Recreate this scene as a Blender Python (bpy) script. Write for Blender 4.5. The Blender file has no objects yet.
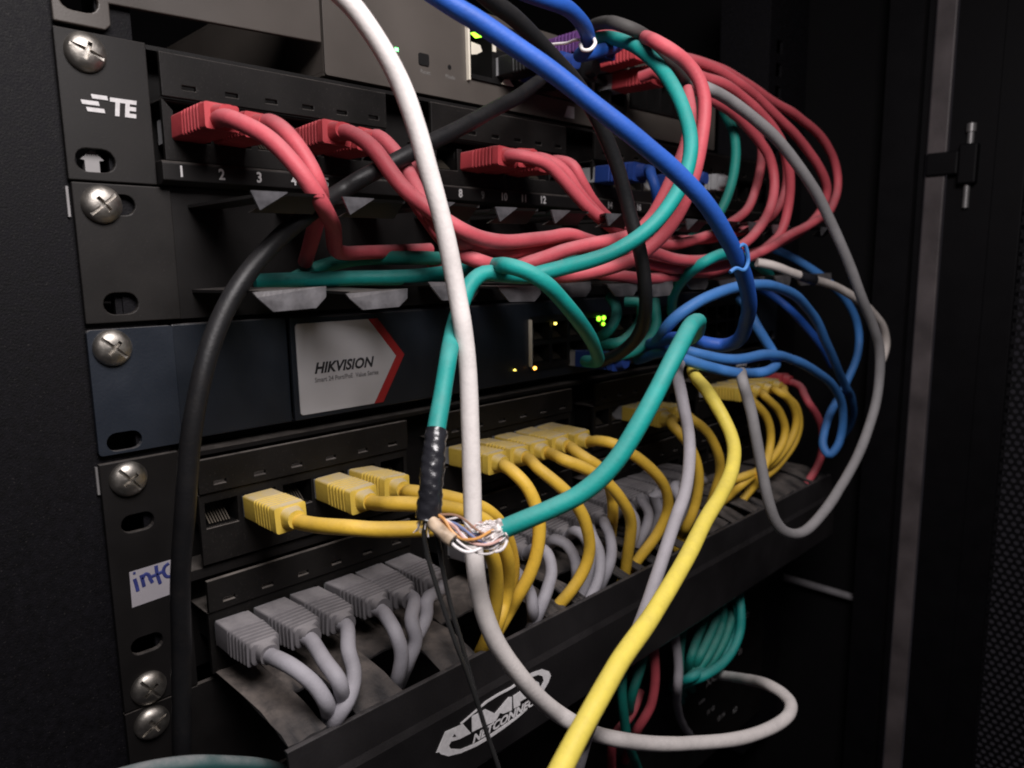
import bpy, bmesh, math, random
from mathutils import Vector, Matrix
random.seed(7)
scene = bpy.context.scene
COL = scene.collection
S = 0.001                      # everything below is written in millimetres

# ------------------------------------------------------------------ camera
cam_data = bpy.data.cameras.new('camera')
cam = bpy.data.objects.new('camera', cam_data); COL.objects.link(cam)
cam_data.sensor_width = 36.0
cam_data.lens = 25.95
cam_data.dof.use_dof = True
cam_data.dof.focus_distance = 0.268
cam_data.dof.aperture_fstop = 15.0
cam_data.clip_start = 0.005
cam_data.clip_end = 20.0
cam.matrix_world = Matrix(((0.705203,0.121162,-0.698576,-0.077477),(-0.708866,0.100948,-0.698082,-0.261095),(-0.014061,0.987486,0.157077,-0.066140),(0,0,0,1)))
scene.camera = cam

# ------------------------------------------------------------------ world and lamps (dim equipment room)
world = bpy.data.worlds.new('World'); scene.world = world
world.use_nodes = True
bg = world.node_tree.nodes['Background']
bg.inputs['Color'].default_value = (0.56, 0.50, 0.60, 1)
bg.inputs['Strength'].default_value = 0.022

def area(name, loc, target, size, power, color, spread=180):
    l = bpy.data.lights.new(name, 'AREA'); l.shape = 'RECTANGLE'; l.size = size[0]; l.size_y = size[1]
    l.energy = power; l.color = color; l.spread = math.radians(spread)
    o = bpy.data.objects.new(name, l); COL.objects.link(o)
    o.location = Vector(loc)*S
    o.rotation_euler = (Vector(target)-Vector(loc)).to_track_quat('-Z', 'Y').to_euler()
    return o
area('room_lamp', (-10, -315, 205), (80, -80, -55), (0.26, 0.18), 1.95, (1.0, 0.945, 0.945), 140)

scene.view_settings.view_transform = 'Standard'
scene.view_settings.look = 'None'
scene.view_settings.exposure = 0.0
scene.view_settings.gamma = 1.0
scene.view_settings.use_curve_mapping = False
scene.cycles.pixel_filter_type = 'BLACKMAN_HARRIS'
scene.cycles.filter_width = 1.9
scene.cycles.max_bounces = 6
scene.cycles.use_denoising = True

# ------------------------------------------------------------------ materials
def new_mat(name):
    m = bpy.data.materials.new(name); m.use_nodes = True
    return m, m.node_tree.nodes, m.node_tree.links, m.node_tree.nodes['Principled BSDF']

def mat(name, col, rough=0.5, metal=0.0, var=0.12, vscale=60.0, dust=0.0, dustcol=(0.30,0.265,0.24), bump=0.0, bscale=900.0,
        spec=0.5, coat=0.0, rvar=0.12, speck=0.0, grime=0.0, uprange=(.15,.95)):
    m, N, L, b = new_mat(name)
    tc = N.new('ShaderNodeTexCoord')
    n1 = N.new('ShaderNodeTexNoise'); n1.inputs['Scale'].default_value = vscale; n1.inputs['Detail'].default_value = 5
    L.new(tc.outputs['Object'], n1.inputs['Vector'])
    mr = N.new('ShaderNodeMapRange'); mr.inputs['From Min'].default_value = .3; mr.inputs['From Max'].default_value = .7
    mr.inputs['To Min'].default_value = 1-var; mr.inputs['To Max'].default_value = 1+var
    L.new(n1.outputs['Fac'], mr.inputs['Value'])
    mul = N.new('ShaderNodeVectorMath'); mul.operation = 'SCALE'; mul.inputs[0].default_value = col
    L.new(mr.outputs[0], mul.inputs['Scale'])
    out = mul.outputs['Vector']
    if speck:
        vs = N.new('ShaderNodeTexNoise'); vs.inputs['Scale'].default_value = 1500; vs.inputs['Detail'].default_value = 1
        L.new(tc.outputs['Object'], vs.inputs['Vector'])
        ms = N.new('ShaderNodeMapRange'); ms.inputs['From Min'].default_value = .66; ms.inputs['From Max'].default_value = .78
        ms.inputs['To Max'].default_value = speck
        L.new(vs.outputs['Fac'], ms.inputs['Value'])
        mx = N.new('ShaderNodeMix'); mx.data_type = 'RGBA'; L.new(ms.outputs[0], mx.inputs['Factor'])
        L.new(out, mx.inputs['A']); mx.inputs['B'].default_value = (0.3,0.27,0.25,1)
        out = mx.outputs['Result']
    if grime:
        ng = N.new('ShaderNodeTexNoise'); ng.inputs['Scale'].default_value = 170; ng.inputs['Detail'].default_value = 9; ng.inputs['Roughness'].default_value = .78
        L.new(tc.outputs['Object'], ng.inputs['Vector'])
        mg = N.new('ShaderNodeMapRange'); mg.inputs['From Min'].default_value = .46; mg.inputs['From Max'].default_value = .72; mg.inputs['To Max'].default_value = grime
        L.new(ng.outputs['Fac'], mg.inputs['Value'])
        mx = N.new('ShaderNodeMix'); mx.data_type = 'RGBA'; L.new(mg.outputs[0], mx.inputs['Factor'])
        L.new(out, mx.inputs['A']); mx.inputs['B'].default_value = (col[0]*.4+.02, col[1]*.4+.016, col[2]*.4+.013, 1)
        out = mx.outputs['Result']
    rs = None
    if dust:
        geo = N.new('ShaderNodeNewGeometry'); sep = N.new('ShaderNodeSeparateXYZ'); L.new(geo.outputs['Normal'], sep.inputs[0])
        up = N.new('ShaderNodeMapRange'); up.inputs['From Min'].default_value = uprange[0]; up.inputs['From Max'].default_value = uprange[1]
        L.new(sep.outputs['Z'], up.inputs['Value'])
        n2 = N.new('ShaderNodeTexNoise'); n2.inputs['Scale'].default_value = 130; n2.inputs['Detail'].default_value = 6; n2.inputs['Roughness'].default_value = .7
        L.new(tc.outputs['Object'], n2.inputs['Vector'])
        m2 = N.new('ShaderNodeMapRange'); m2.inputs['From Min'].default_value = .33; m2.inputs['From Max'].default_value = .6; m2.inputs['To Min'].default_value = .35
        L.new(n2.outputs['Fac'], m2.inputs['Value'])
        f = N.new('ShaderNodeMath'); f.operation = 'MULTIPLY'; L.new(up.outputs[0], f.inputs[0]); L.new(m2.outputs[0], f.inputs[1])
        f2 = N.new('ShaderNodeMath'); f2.operation = 'MULTIPLY'; L.new(f.outputs[0], f2.inputs[0]); f2.inputs[1].default_value = dust
        mx = N.new('ShaderNodeMix'); mx.data_type = 'RGBA'; L.new(f2.outputs[0], mx.inputs['Factor'])
        L.new(out, mx.inputs['A']); mx.inputs['B'].default_value = dustcol + (1,)
        out = mx.outputs['Result']
        rs = f2.outputs[0]
    L.new(out, b.inputs['Base Color'])
    rm = N.new('ShaderNodeMapRange'); rm.inputs['To Min'].default_value = max(.03, rough-rvar); rm.inputs['To Max'].default_value = min(1, rough+rvar)
    L.new(n1.outputs['Fac'], rm.inputs['Value'])
    r = rm.outputs[0]
    if rs is not None:
        ra = N.new('ShaderNodeMath'); ra.operation = 'MULTIPLY_ADD'; L.new(rs, ra.inputs[0]); ra.inputs[1].default_value = .5; L.new(r, ra.inputs[2]); ra.use_clamp = True
        r = ra.outputs[0]
    L.new(r, b.inputs['Roughness'])
    b.inputs['Metallic'].default_value = metal
    b.inputs['Specular IOR Level'].default_value = spec
    if coat: b.inputs['Coat Weight'].default_value = coat; b.inputs['Coat Roughness'].default_value = .25
    if bump:
        nb = N.new('ShaderNodeTexNoise'); nb.inputs['Scale'].default_value = bscale; nb.inputs['Detail'].default_value = 4
        L.new(tc.outputs['Object'], nb.inputs['Vector'])
        bp = N.new('ShaderNodeBump'); bp.inputs['Strength'].default_value = bump; bp.inputs['Distance'].default_value = .0006
        L.new(nb.outputs['Fac'], bp.inputs['Height']); L.new(bp.outputs[0], b.inputs['Normal'])
    return m

def glow(name, col, strength):
    m, N, L, b = new_mat(name)
    b.inputs['Base Color'].default_value = col + (1,)
    b.inputs['Emission Color'].default_value = col + (1,); b.inputs['Emission Strength'].default_value = strength
    return m

def cable_mat(name, col, rough=.42, dust=.25, var=.1, dustcol=(.32,.30,.305), grime=.3):
    return mat(name, col, min(.8, rough+.12), var=var, vscale=45, dust=dust, dustcol=dustcol, bump=.16, bscale=800, spec=.3, rvar=.14, grime=grime)

M = {
 'black': mat('black_powder_coat', (.0065,.0057,.0056), .55, dust=.25, bump=.08, bscale=2500, var=.2, spec=.25),
 'ear': mat('panel_ear_paint', (.0082,.0070,.0064), .55, dust=.15, bump=.08, bscale=2500, var=.22, spec=.3, speck=.05),
 'rail': mat('cabinet_black_texture', (.0018,.0015,.0027), .65, bump=.3, bscale=1600, var=.5, vscale=500, speck=.07, spec=.2),
 'inside': mat('cabinet_inside', (.003,.0027,.0033), .85, bump=.2, spec=.15),
 'module': mat('jack_module_plastic', (.0062,.0054,.005), .55, dust=.55, bump=.08, bscale=2000, var=.35, spec=.25, speck=.06),
 'jack': mat('jack_dark', (.004,.0036,.0036), .45, var=.3),
 'pin': mat('gold_contacts', (.30,.26,.21), .35, metal=.9),
 'grey_metal': mat('warm_grey_switch_paint', (.068,.059,.052), .42, bump=.05, bscale=1500, var=.14, vscale=25, dust=.3, spec=.4),
 'metal': mat('bright_shield_metal', (.80,.74,.62), .5, metal=.15, var=.1),
 'screw': mat('nickel_screw', (.40,.375,.34), .46, metal=1.0, var=.18, vscale=260, bump=.2, bscale=500),
 'nut': mat('zinc_cage_nut', (.30,.29,.29), .45, metal=.6),
 'navy': mat('navy_switch_paint', (.0125,.0165,.0245), .42, var=.12, dust=.3, bump=.12, bscale=1200),
 'navy2': mat('navy_switch_face', (.0105,.0135,.0195), .38, var=.12, dust=.3, bump=.1),
 'label': mat('label_plastic', (.44,.43,.445), .4, var=.08, vscale=30),
 'label_red': mat('label_red', (.32,.02,.022), .4, var=.06),
 'ink': mat('label_ink', (.02,.02,.024), .5),
 'ink_soft': mat('label_small_ink', (.16,.155,.16), .5),
 'print': mat('white_print', (.56,.545,.545), .55, var=.12, vscale=500),
 'print_logo': mat('bright_logo_print', (.84,.82,.83), .5, var=.1, vscale=700),
 'print_dim': mat('worn_white_print', (.15,.145,.14), .6, var=.4, vscale=900),
 'paper': mat('paper_sticker', (.33,.31,.335), .75, var=.06),
 'marker': mat('blue_marker', (.025,.035,.17), .6, var=.3, vscale=300),
 'tab': mat('finger_metal', (.062,.060,.065), .32, var=.4, vscale=200, dust=.5, bump=.15),  # paler copy of the black finger: light on the bent tips is in its colour
 'tab_dark': mat('finger_black', (.010,.009,.009), .5, dust=.2, var=.2),
 'dusty': mat('dusty_finger', (.026,.024,.025), .7, dust=.95, dustcol=(.155,.130,.115), bump=.8, bscale=420, var=.3, uprange=(.955,.9995)),
 'cover': mat('duct_cover', (.011,.010,.0105), .42, dust=.5, dustcol=(.085,.077,.078), bump=.15, var=.25, vscale=40),
 'frame_light': mat('frame_edge_paint', (.085,.071,.073), .5, var=.35, vscale=35, bump=.2),
 'frame': mat('frame_black', (.0028,.0025,.0034), .55, bump=.05, bscale=2500, spec=.15),
 'rod': mat('grey_steel_rod', (.20,.19,.20), .5, metal=.2, var=.15),
 'white_cable': cable_mat('white_cable', (.68,.635,.615), .48, .2, grime=.3),
 'white_dirty': cable_mat('white_wire_dirty', (.50,.45,.42), .5, .3, .25),
 'red': cable_mat('red_cable', (.49,.078,.098), .45, .3),
 'red_boot': cable_mat('red_boot', (.43,.048,.058), .55, .25),
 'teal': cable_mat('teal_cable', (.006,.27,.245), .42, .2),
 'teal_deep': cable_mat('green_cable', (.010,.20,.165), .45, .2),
 'teal_dusty': cable_mat('dusty_teal_cable', (.02,.075,.075), .6, .6),  # teal with dust, darkened too: the lower left shade is put into its colour
 'blue': cable_mat('blue_cable', (.014,.078,.36), .42, .08),
 'blue_light': cable_mat('light_blue_cable', (.042,.165,.44), .45, .1),
 'blue_boot': cable_mat('blue_boot', (.012,.04,.20), .5, .1),
 'purple': cable_mat('purple_boot', (.10,.035,.15), .5, .1),
 'grey': cable_mat('grey_cable', (.34,.328,.36), .5, .2),
 'grey_boot': cable_mat('dusty_grey_boot', (.13,.122,.13), .75, .6),
 'grey_dark': cable_mat('mid_grey_cable', (.23,.222,.226), .5, .3),
 'grey_shadow': cable_mat('charcoal_cable', (.055,.052,.05), .5, .1),  # grey cable as it looks in shade, the shade painted into the colour
 'grey_low': cable_mat('lilac_grey_cable', (.36,.34,.37), .5, .3),
 'yellow': cable_mat('yellow_cable', (.74,.465,.05), .42, .25, .1, (.50,.42,.28)),
 'yellow_bright': cable_mat('lemon_yellow_cable', (.74,.60,.09), .42, .1),
 'yellow_boot': cable_mat('yellow_boot', (.66,.46,.07), .55, .85, .1, (.52,.44,.31)),
 'black_cable': cable_mat('black_cable', (.0075,.0075,.0085), .36, .05),
 'tape': mat('black_tape', (.016,.016,.020), .24, var=.3, bump=.5, bscale=420, coat=.4),
 'thin_black': mat('thin_black_wire', (.02,.02,.02), .22, spec=.7),
 'foil': mat('foil_shield', (.66,.60,.58), .45, metal=.2, bump=.8, bscale=700, var=.25, vscale=400),
 'wrap': mat('yellowed_wrap', (.50,.38,.27), .5, var=.4, vscale=250, bump=.6, bscale=300),
 'w_white': mat('core_white', (.70,.66,.66), .4), 'w_pink': mat('core_pink', (.55,.34,.30), .4), 'w_orange': mat('core_orange', (.58,.28,.08), .4),
 'w_blue': mat('core_blue', (.16,.20,.36), .4), 'w_green': mat('core_green', (.22,.32,.24), .4), 'w_tan': mat('core_tan', (.55,.40,.28), .5), 'w_brown': mat('core_brown', (.26,.15,.10), .4),
 'clear': mat('clear_plug', (.32,.32,.33), .25, var=.2, spec=.6),
 'led_green': glow('led_green', (.15,1.0,.22), 5), 'led_lime': glow('led_lime', (.30,1.0,.03), 4), 'led_amber': glow('led_amber', (1.0,.42,.06), 9),
 'led_yellow': glow('led_yellow', (1.0,.78,.12), 5),
}

# ------------------------------------------------------------------ mesh helpers (millimetres in, metres out)
class MB:
    def __init__(s): s.v = []; s.f = []
    def add(s, vs, fs):
        o = len(s.v); s.v += [tuple(v) for v in vs]; s.f += [tuple(i+o for i in f) for f in fs]; return s
    def box(s, x0, x1, y0, y1, z0, z1):
        return s.add([(x0,y0,z0),(x1,y0,z0),(x1,y1,z0),(x0,y1,z0),(x0,y0,z1),(x1,y0,z1),(x1,y1,z1),(x0,y1,z1)],
                     [(3,2,1,0),(4,5,6,7),(0,1,5,4),(1,2,6,5),(2,3,7,6),(3,0,4,7)])
    def prism_y(s, pts, y0, y1):              # polygon in x,z counter-clockwise seen from the front, extruded in y
        n = len(pts); vs = [(x,y0,z) for x,z in pts] + [(x,y1,z) for x,z in pts]
        return s.add(vs, [tuple(range(n)), tuple(range(2*n-1, n-1, -1))] + [((i+1)%n, i, n+i, n+(i+1)%n) for i in range(n)])
    def prism_x(s, pts, x0, x1):              # polygon in y,z extruded in x
        n = len(pts); vs = [(x0,y,z) for y,z in pts] + [(x1,y,z) for y,z in pts]
        return s.add(vs, [tuple(range(n)), tuple(range(2*n-1, n-1, -1))] + [((i+1)%n, i, n+i, n+(i+1)%n) for i in range(n)])
    def plate(s, outer, holes, y0, y1):       # plate in x,z with real through holes
        bm = bmesh.new(); es = []
        for loop in [outer]+holes:
            vv = [bm.verts.new((x, y0, z)) for x, z in loop]
            es += [bm.edges.new((vv[i], vv[(i+1)%len(vv)])) for i in range(len(vv))]
        bmesh.ops.triangle_fill(bm, use_beauty=True, use_dissolve=False, edges=es)
        bm.verts.index_update(); bm.verts.ensure_lookup_table()
        n = len(bm.verts); vs = [tuple(v.co) for v in bm.verts]; fs = [tuple(v.index for v in f.verts) for f in bm.faces]
        bm.free()
        s.add(vs + [(x, y1, z) for x, _, z in vs], fs + [tuple(i+n for i in reversed(f)) for f in fs])
        k = len(s.v) - 2*n; o = 0
        for loop in [outer]+holes:
            m_ = len(loop)
            s.f += [(k+o+i, k+o+(i+1)%m_, k+n+o+(i+1)%m_, k+n+o+i) for i in range(m_)]
            o += m_
        return s
    def loft(s, secs):                        # rounded-rectangle sections along y: (y, w, h, r, cx, cz)
        rings = []
        for y, w, h, r, cx, cz in secs:
            ring = []
            for sx, sz, a0 in ((1,1,0),(-1,1,90),(-1,-1,180),(1,-1,270)):
                for k in range(4):
                    a = math.radians(a0+30*k)
                    ring.append((cx+sx*(w/2-r)+r*math.cos(a), y, cz+sz*(h/2-r)+r*math.sin(a)))
            rings.append(ring)
        n = 16; vs = [p for r_ in rings for p in r_]; fs = []
        for j in range(len(rings)-1):
            for i in range(n): fs.append((j*n+i, j*n+(i+1)%n, (j+1)*n+(i+1)%n, (j+1)*n+i))
        fs.append(tuple(reversed(range(n)))); fs.append(tuple(range((len(rings)-1)*n, len(rings)*n)))
        return s.add(vs, fs)
    def lathe_y(s, prof, cx, cz, n=28):       # profile of (radius, y)
        vs = []; fs = []
        for r, y in prof:
            for i in range(n):
                a = 2*math.pi*i/n; vs.append((cx+r*math.cos(a), y, cz+r*math.sin(a)))
        for j in range(len(prof)-1):
            for i in range(n): fs.append((j*n+i, j*n+(i+1)%n, (j+1)*n+(i+1)%n, (j+1)*n+i))
        fs.append(tuple(range(n))); fs.append(tuple(range(len(prof)*n-1, (len(prof)-1)*n-1, -1)))
        return s.add(vs, fs)
    def tube(s, pts, rad, n=12, step=2.0, wob=0.0, seed=0, rfun=None):
        P = smooth_path([Vector(p) for p in pts], step)
        rnd = random.Random(seed); ph = [rnd.uniform(0, 6.28) for _ in range(6)]
        m = len(P); T = [(P[min(i+1,m-1)]-P[max(i-1,0)]).normalized() for i in range(m)]
        ref = Vector((0,0,1)) if abs(T[0].z) < .9 else Vector((1,0,0))
        u = (ref - T[0]*ref.dot(T[0])).normalized(); vs = []; fs = []
        for i in range(m):
            u = (u - T[i]*u.dot(T[i])).normalized(); w = T[i].cross(u); d = i*step
            c = P[i]
            if wob: c = c + u*wob*(math.sin(d/17+ph[0])+.6*math.sin(d/7.3+ph[1])) + w*wob*(math.sin(d/14+ph[2])+.6*math.sin(d/6.1+ph[3]))
            for k in range(n):
                a = 2*math.pi*k/n
                r = rad*(1+.014*math.sin(d/8.7+ph[4])+.010*math.sin(d/3.9+ph[5])) if rfun is None else rad*rfun(d, a)
                vs.append(c + (u*math.cos(a)+w*math.sin(a))*r)
        for j in range(m-1):
            for k in range(n): fs.append((j*n+k, j*n+(k+1)%n, (j+1)*n+(k+1)%n, (j+1)*n+k))
        fs.append(tuple(reversed(range(n)))); fs.append(tuple(range((m-1)*n, m*n)))
        return s.add(vs, fs)
    def mesh(s, name, org=(0,0,0), smooth=False, recalc=True):
        me = bpy.data.meshes.new(name)
        me.from_pydata([((x-org[0])*S, (y-org[1])*S, (z-org[2])*S) for x,y,z in s.v], [], s.f)
        if recalc:
            bm = bmesh.new(); bm.from_mesh(me); bmesh.ops.recalc_face_normals(bm, faces=bm.faces); bm.to_mesh(me); bm.free()
        if smooth:
            me.polygons.foreach_set('use_smooth', [True]*len(me.polygons))
            me.set_sharp_from_angle(angle=math.radians(42))
        return me

def smooth_path(C, step):                     # centripetal Catmull-Rom, resampled evenly
    pts = [C[0]*2-C[1]] + C + [C[-1]*2-C[-2]]; dense = []
    for i in range(1, len(pts)-2):
        p0, p1, p2, p3 = pts[i-1:i+3]
        t = [0.0]
        for a, b in ((p0,p1),(p1,p2),(p2,p3)): t.append(t[-1]+max((b-a).length, 1e-4)**.5)
        for k in range(14):
            x = t[1]+(t[2]-t[1])*k/14
            A1 = p0*((t[1]-x)/(t[1]-t[0]))+p1*((x-t[0])/(t[1]-t[0])); A2 = p1*((t[2]-x)/(t[2]-t[1]))+p2*((x-t[1])/(t[2]-t[1]))
            A3 = p2*((t[3]-x)/(t[3]-t[2]))+p3*((x-t[2])/(t[3]-t[2]))
            B1 = A1*((t[2]-x)/(t[2]-t[0]))+A2*((x-t[0])/(t[2]-t[0])); B2 = A2*((t[3]-x)/(t[3]-t[1]))+A3*((x-t[1])/(t[3]-t[1]))
            dense.append(B1*((t[2]-x)/(t[2]-t[1]))+B2*((x-t[1])/(t[2]-t[1])))
    dense.append(C[-1].copy())
    for _ in range(4):                        # relax traced kinks
        dense = [dense[0]] + [dense[i]*.5+(dense[i-1]+dense[i+1])*.25 for i in range(1, len(dense)-1)] + [dense[-1]]
    out = [dense[0]]; acc = 0.0
    for a, b in zip(dense, dense[1:]):
        L = (b-a).length
        while acc+L >= step:
            f = (step-acc)/L; a = a+(b-a)*f; L = (b-a).length; acc = 0.0; out.append(a)
        acc += L
    if (out[-1]-dense[-1]).length > step*.4: out.append(dense[-1])
    return out

ORG = {}
def thing(name, label, cat, loc=(0,0,0), group=None):
    o = bpy.data.objects.new(name, None); COL.objects.link(o); o.empty_display_size = .01
    o.location = Vector(loc)*S; o['label'] = label; o['category'] = cat
    if group: o['group'] = group
    ORG[o.name] = loc
    return o
def tag(o, label, cat, group=None):
    o['label'] = label; o['category'] = cat
    if group: o['group'] = group
    return o
def obj(name, mb, m, parent=None, smooth=False, label=None, kind=None, bevel=0, org=None):
    base = ORG.get(parent.name, (0,0,0)) if parent else (org or (0,0,0))
    me = mb.mesh(name, base, smooth) if isinstance(mb, MB) else mb
    o = bpy.data.objects.new(name, me); COL.objects.link(o); me.materials.clear(); me.materials.append(M[m])
    if parent: o.parent = parent
    elif org: o.location = Vector(org)*S
    ORG[o.name] = base
    if label: o['label'] = label
    if kind: o['kind'] = kind
    if bevel:
        b = o.modifiers.new('bevel', 'BEVEL'); b.width = bevel*S; b.segments = 2; b.limit_method = 'ANGLE'; b.harden_normals = False
    return o
def inst(name, me, m, parent, loc, kind=None):  # shares mesh data; loc in world mm
    if not me.materials: me.materials.append(M[m])
    o = bpy.data.objects.new(name, me); COL.objects.link(o); o.parent = parent
    base = ORG.get(parent.name, (0,0,0)); o.location = (Vector(loc)-Vector(base))*S
    ORG[o.name] = loc
    return o
def text(name, body, m, parent, x, y, z, size, shear=0.0, bold=0.0, sx=1.0, align='LEFT', rot=0.0, rise=0.0):
    cu = bpy.data.curves.new(name, 'FONT'); cu.body = body; cu.size = size*S; cu.shear = shear; cu.offset = bold*S; cu.align_x = align
    cu.resolution_u = 3
    t = bpy.data.objects.new(name, cu); COL.objects.link(t)
    bpy.context.view_layer.update()
    me = bpy.data.meshes.new_from_object(t.evaluated_get(bpy.context.evaluated_depsgraph_get()))
    bpy.data.objects.remove(t)
    o = bpy.data.objects.new(name, me); COL.objects.link(o); me.materials.clear(); me.materials.append(M[m])
    o.parent = parent; base = ORG.get(parent.name, (0,0,0))
    o.location = (Vector((x,y,z))-Vector(base))*S
    o.rotation_euler = Matrix.Rotation(math.pi/2, 3, 'X').to_euler() if not rot else (Matrix.Rotation(-rot, 3, 'Y') @ Matrix.Rotation(math.pi/2, 3, 'X')).to_euler()
    o.scale = (sx, 1, 1)
    return o
def oval(cx, cz, w, h, n=8):
    r = h/2; pts = []
    for k in range(n+1): a = -math.pi/2+math.pi*k/n; pts.append((cx+w/2-r+r*math.cos(a), cz+r*math.sin(a)))
    for k in range(n+1): a = math.pi/2+math.pi*k/n; pts.append((cx-w/2+r+r*math.cos(a), cz+r*math.sin(a)))
    return pts
def rrect(x0, x1, z0, z1, r=1.0, n=4):
    pts = []
    for cx, cz, a0 in ((x1-r,z0+r,-90),(x1-r,z1-r,0),(x0+r,z1-r,90),(x0+r,z0+r,180)):
        for k in range(n+1): a = math.radians(a0+90*k/n); pts.append((cx+r*math.cos(a), cz+r*math.sin(a)))
    return pts
def rect(x0, x1, z0, z1): return [(x0,z0),(x1,z0),(x1,z1),(x0,z1)]

# shared screw head, made once with a real cross recess
def screw_mesh():
    base = MB().lathe_y([(5.9,0),(5.9,-.7),(5.5,-1.5),(4.6,-2.4),(3.2,-3.0),(1.5,-3.3),(.3,-3.35)], 0, 0, 36).mesh('head', smooth=True)
    a = bpy.data.objects.new('a', base); COL.objects.link(a)
    cuts = MB(); cuts.box(-6.5,6.5,-5,-2.05,-.55,.55)
    c2 = MB(); c2.box(-.65,.65,-5,-1.5,-2.7,2.7)
    for c in (cuts, c2):
        b = bpy.data.objects.new('b', c.mesh('cut')); COL.objects.link(b)
        md = a.modifiers.new('bool', 'BOOLEAN'); md.operation = 'DIFFERENCE'; md.object = b; md.solver = 'EXACT'
    bpy.context.view_layer.update()
    me = bpy.data.meshes.new_from_object(a.evaluated_get(bpy.context.evaluated_depsgraph_get()))
    for o in [o for o in COL.objects if o.name[0] in 'ab' and len(o.name.split('.')[0]) == 1]: bpy.data.objects.remove(o)
    me.name = 'screw_head'; me.materials.clear(); me.materials.append(M['screw'])
    me.set_sharp_from_angle(angle=math.radians(30))
    return me
SCREW = screw_mesh()
def screw(parent, x, z, y=-1.6, ang=0.0, tilt=0.0):
    o = inst('screw', SCREW, 'screw', parent, (x,y,z)); o.rotation_euler = (tilt, ang, 0); return o

# jack opening liner (a five-sided recess with contacts), shared
def port_mesh(w=12.0, h=9.5, d=14.0):
    m = MB(); x=w/2; z=h/2
    m.add([(-x,0,-z),(x,0,-z),(x,0,z),(-x,0,z),(-x,d,-z),(x,d,-z),(x,d,z),(-x,d,z)], [(4,5,6,7),(0,1,5,4),(2,3,7,6),(0,4,7,3),(1,2,6,5)])
    return m.mesh('port', recalc=False)
PORT = port_mesh(); PORT.materials.append(M['jack'])
def pins_mesh():
    m = MB()
    for k in range(8):
        x = -3.6+k*1.03
        m.prism_x([(2.2,-3.9),(2.6,-4.0),(9.5,1.2),(9.1,1.5)], x-.22, x+.22)
    return m.mesh('contacts')
PINS = pins_mesh(); PINS.materials.append(M['pin'])
def port(parent, x, z, y, contacts=True):
    p = inst('port', PORT, 'jack', parent, (x,y,z))
    if contacts: inst('contacts', PINS, 'pin', p, (x,y,z))
    return p

# ------------------------------------------------------------------ cabinet
cab = thing('equipment_cabinet', 'black steel equipment cabinet with perforated door standing open at right', 'cabinet', (230,0,-700))
obj('side_panel', MB().box(-84,-80,-6,620,-700,320), 'inside', cab)
obj('side_panel', MB().box(524,527,-84,620,-700,320), 'inside', cab)
obj('back_panel', MB().box(-80,524,620,624,-700,320), 'inside', cab)
obj('top_panel', MB().box(-84,527,-84,624,320,324), 'inside', cab)
obj('base_panel', MB().box(-84,527,-84,624,-704,-700), 'inside', cab)
# mounting rails with square holes
def rail(x0, x1, hx):
    holes = []
    z = 44.45+0.0
    for u in range(-2, 10):
        for dz in (0, -15.875, -31.75): 
            c = -44.45*u+dz
            holes.append(rect(hx-4.7, hx+4.7, c-4.7, c+4.7))
    return MB().plate(rect(x0, x1, -470, 150), holes, .6, 2.6)
obj('mounting_rail', rail(-80, 13, 0), 'rail', cab, label='speckled black mounting rail behind the panel ears at left')
obj('mounting_rail', rail(452, 512, 465.1), 'rail', cab)
obj('rail_flange', MB().box(13,15,.6,40,-470,150), 'rail', cab)
obj('rail_flange', MB().box(450,452,.6,40,-470,150), 'rail', cab)
nut = MB().box(-5.6,-4.9,-1.2,4,-4.6,4.6).mesh('cage_nut')
for z in (-44.45, -133.35): inst('cage_nut', nut, 'nut', cab, (-3.2, 0.6, z))
obj('cage_nut', MB().prism_y([(-2.2,-35.0),(2.0,-35.0),(2.0,-31.4),(3.4,-31.2),(0,-28.0),(-3.4,-31.2),(-2.2,-31.4)], 1.2, 4), 'nut', cab)
obj('cage_nut', MB().box(2.6,4.6,1.2,3.5,-80,-72.5), 'rail', cab)

# right hand front post
post = MB().box(517,521.5,-86,-83,-700,320)
obj('front_post', MB().box(506,523,-83,-60,-700,320), 'frame', cab)
lip = obj('post_lip', MB().box(519,522,-99.2,-86.6,-700,320), 'frame_light', cab, bevel=.8, label='pale worn front lip of the right cabinet post')
obj('post_edge', MB().box(515,519,-86.4,-83.2,-700,320), 'frame', cab)
obj('side_bar', MB().tube([(519,-64,-337),(519,-30,-337),(519,8,-337)], 3.2, 12, 6), 'rod', cab, smooth=True, label='grey steel bar on the inside of the right wall')
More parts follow.
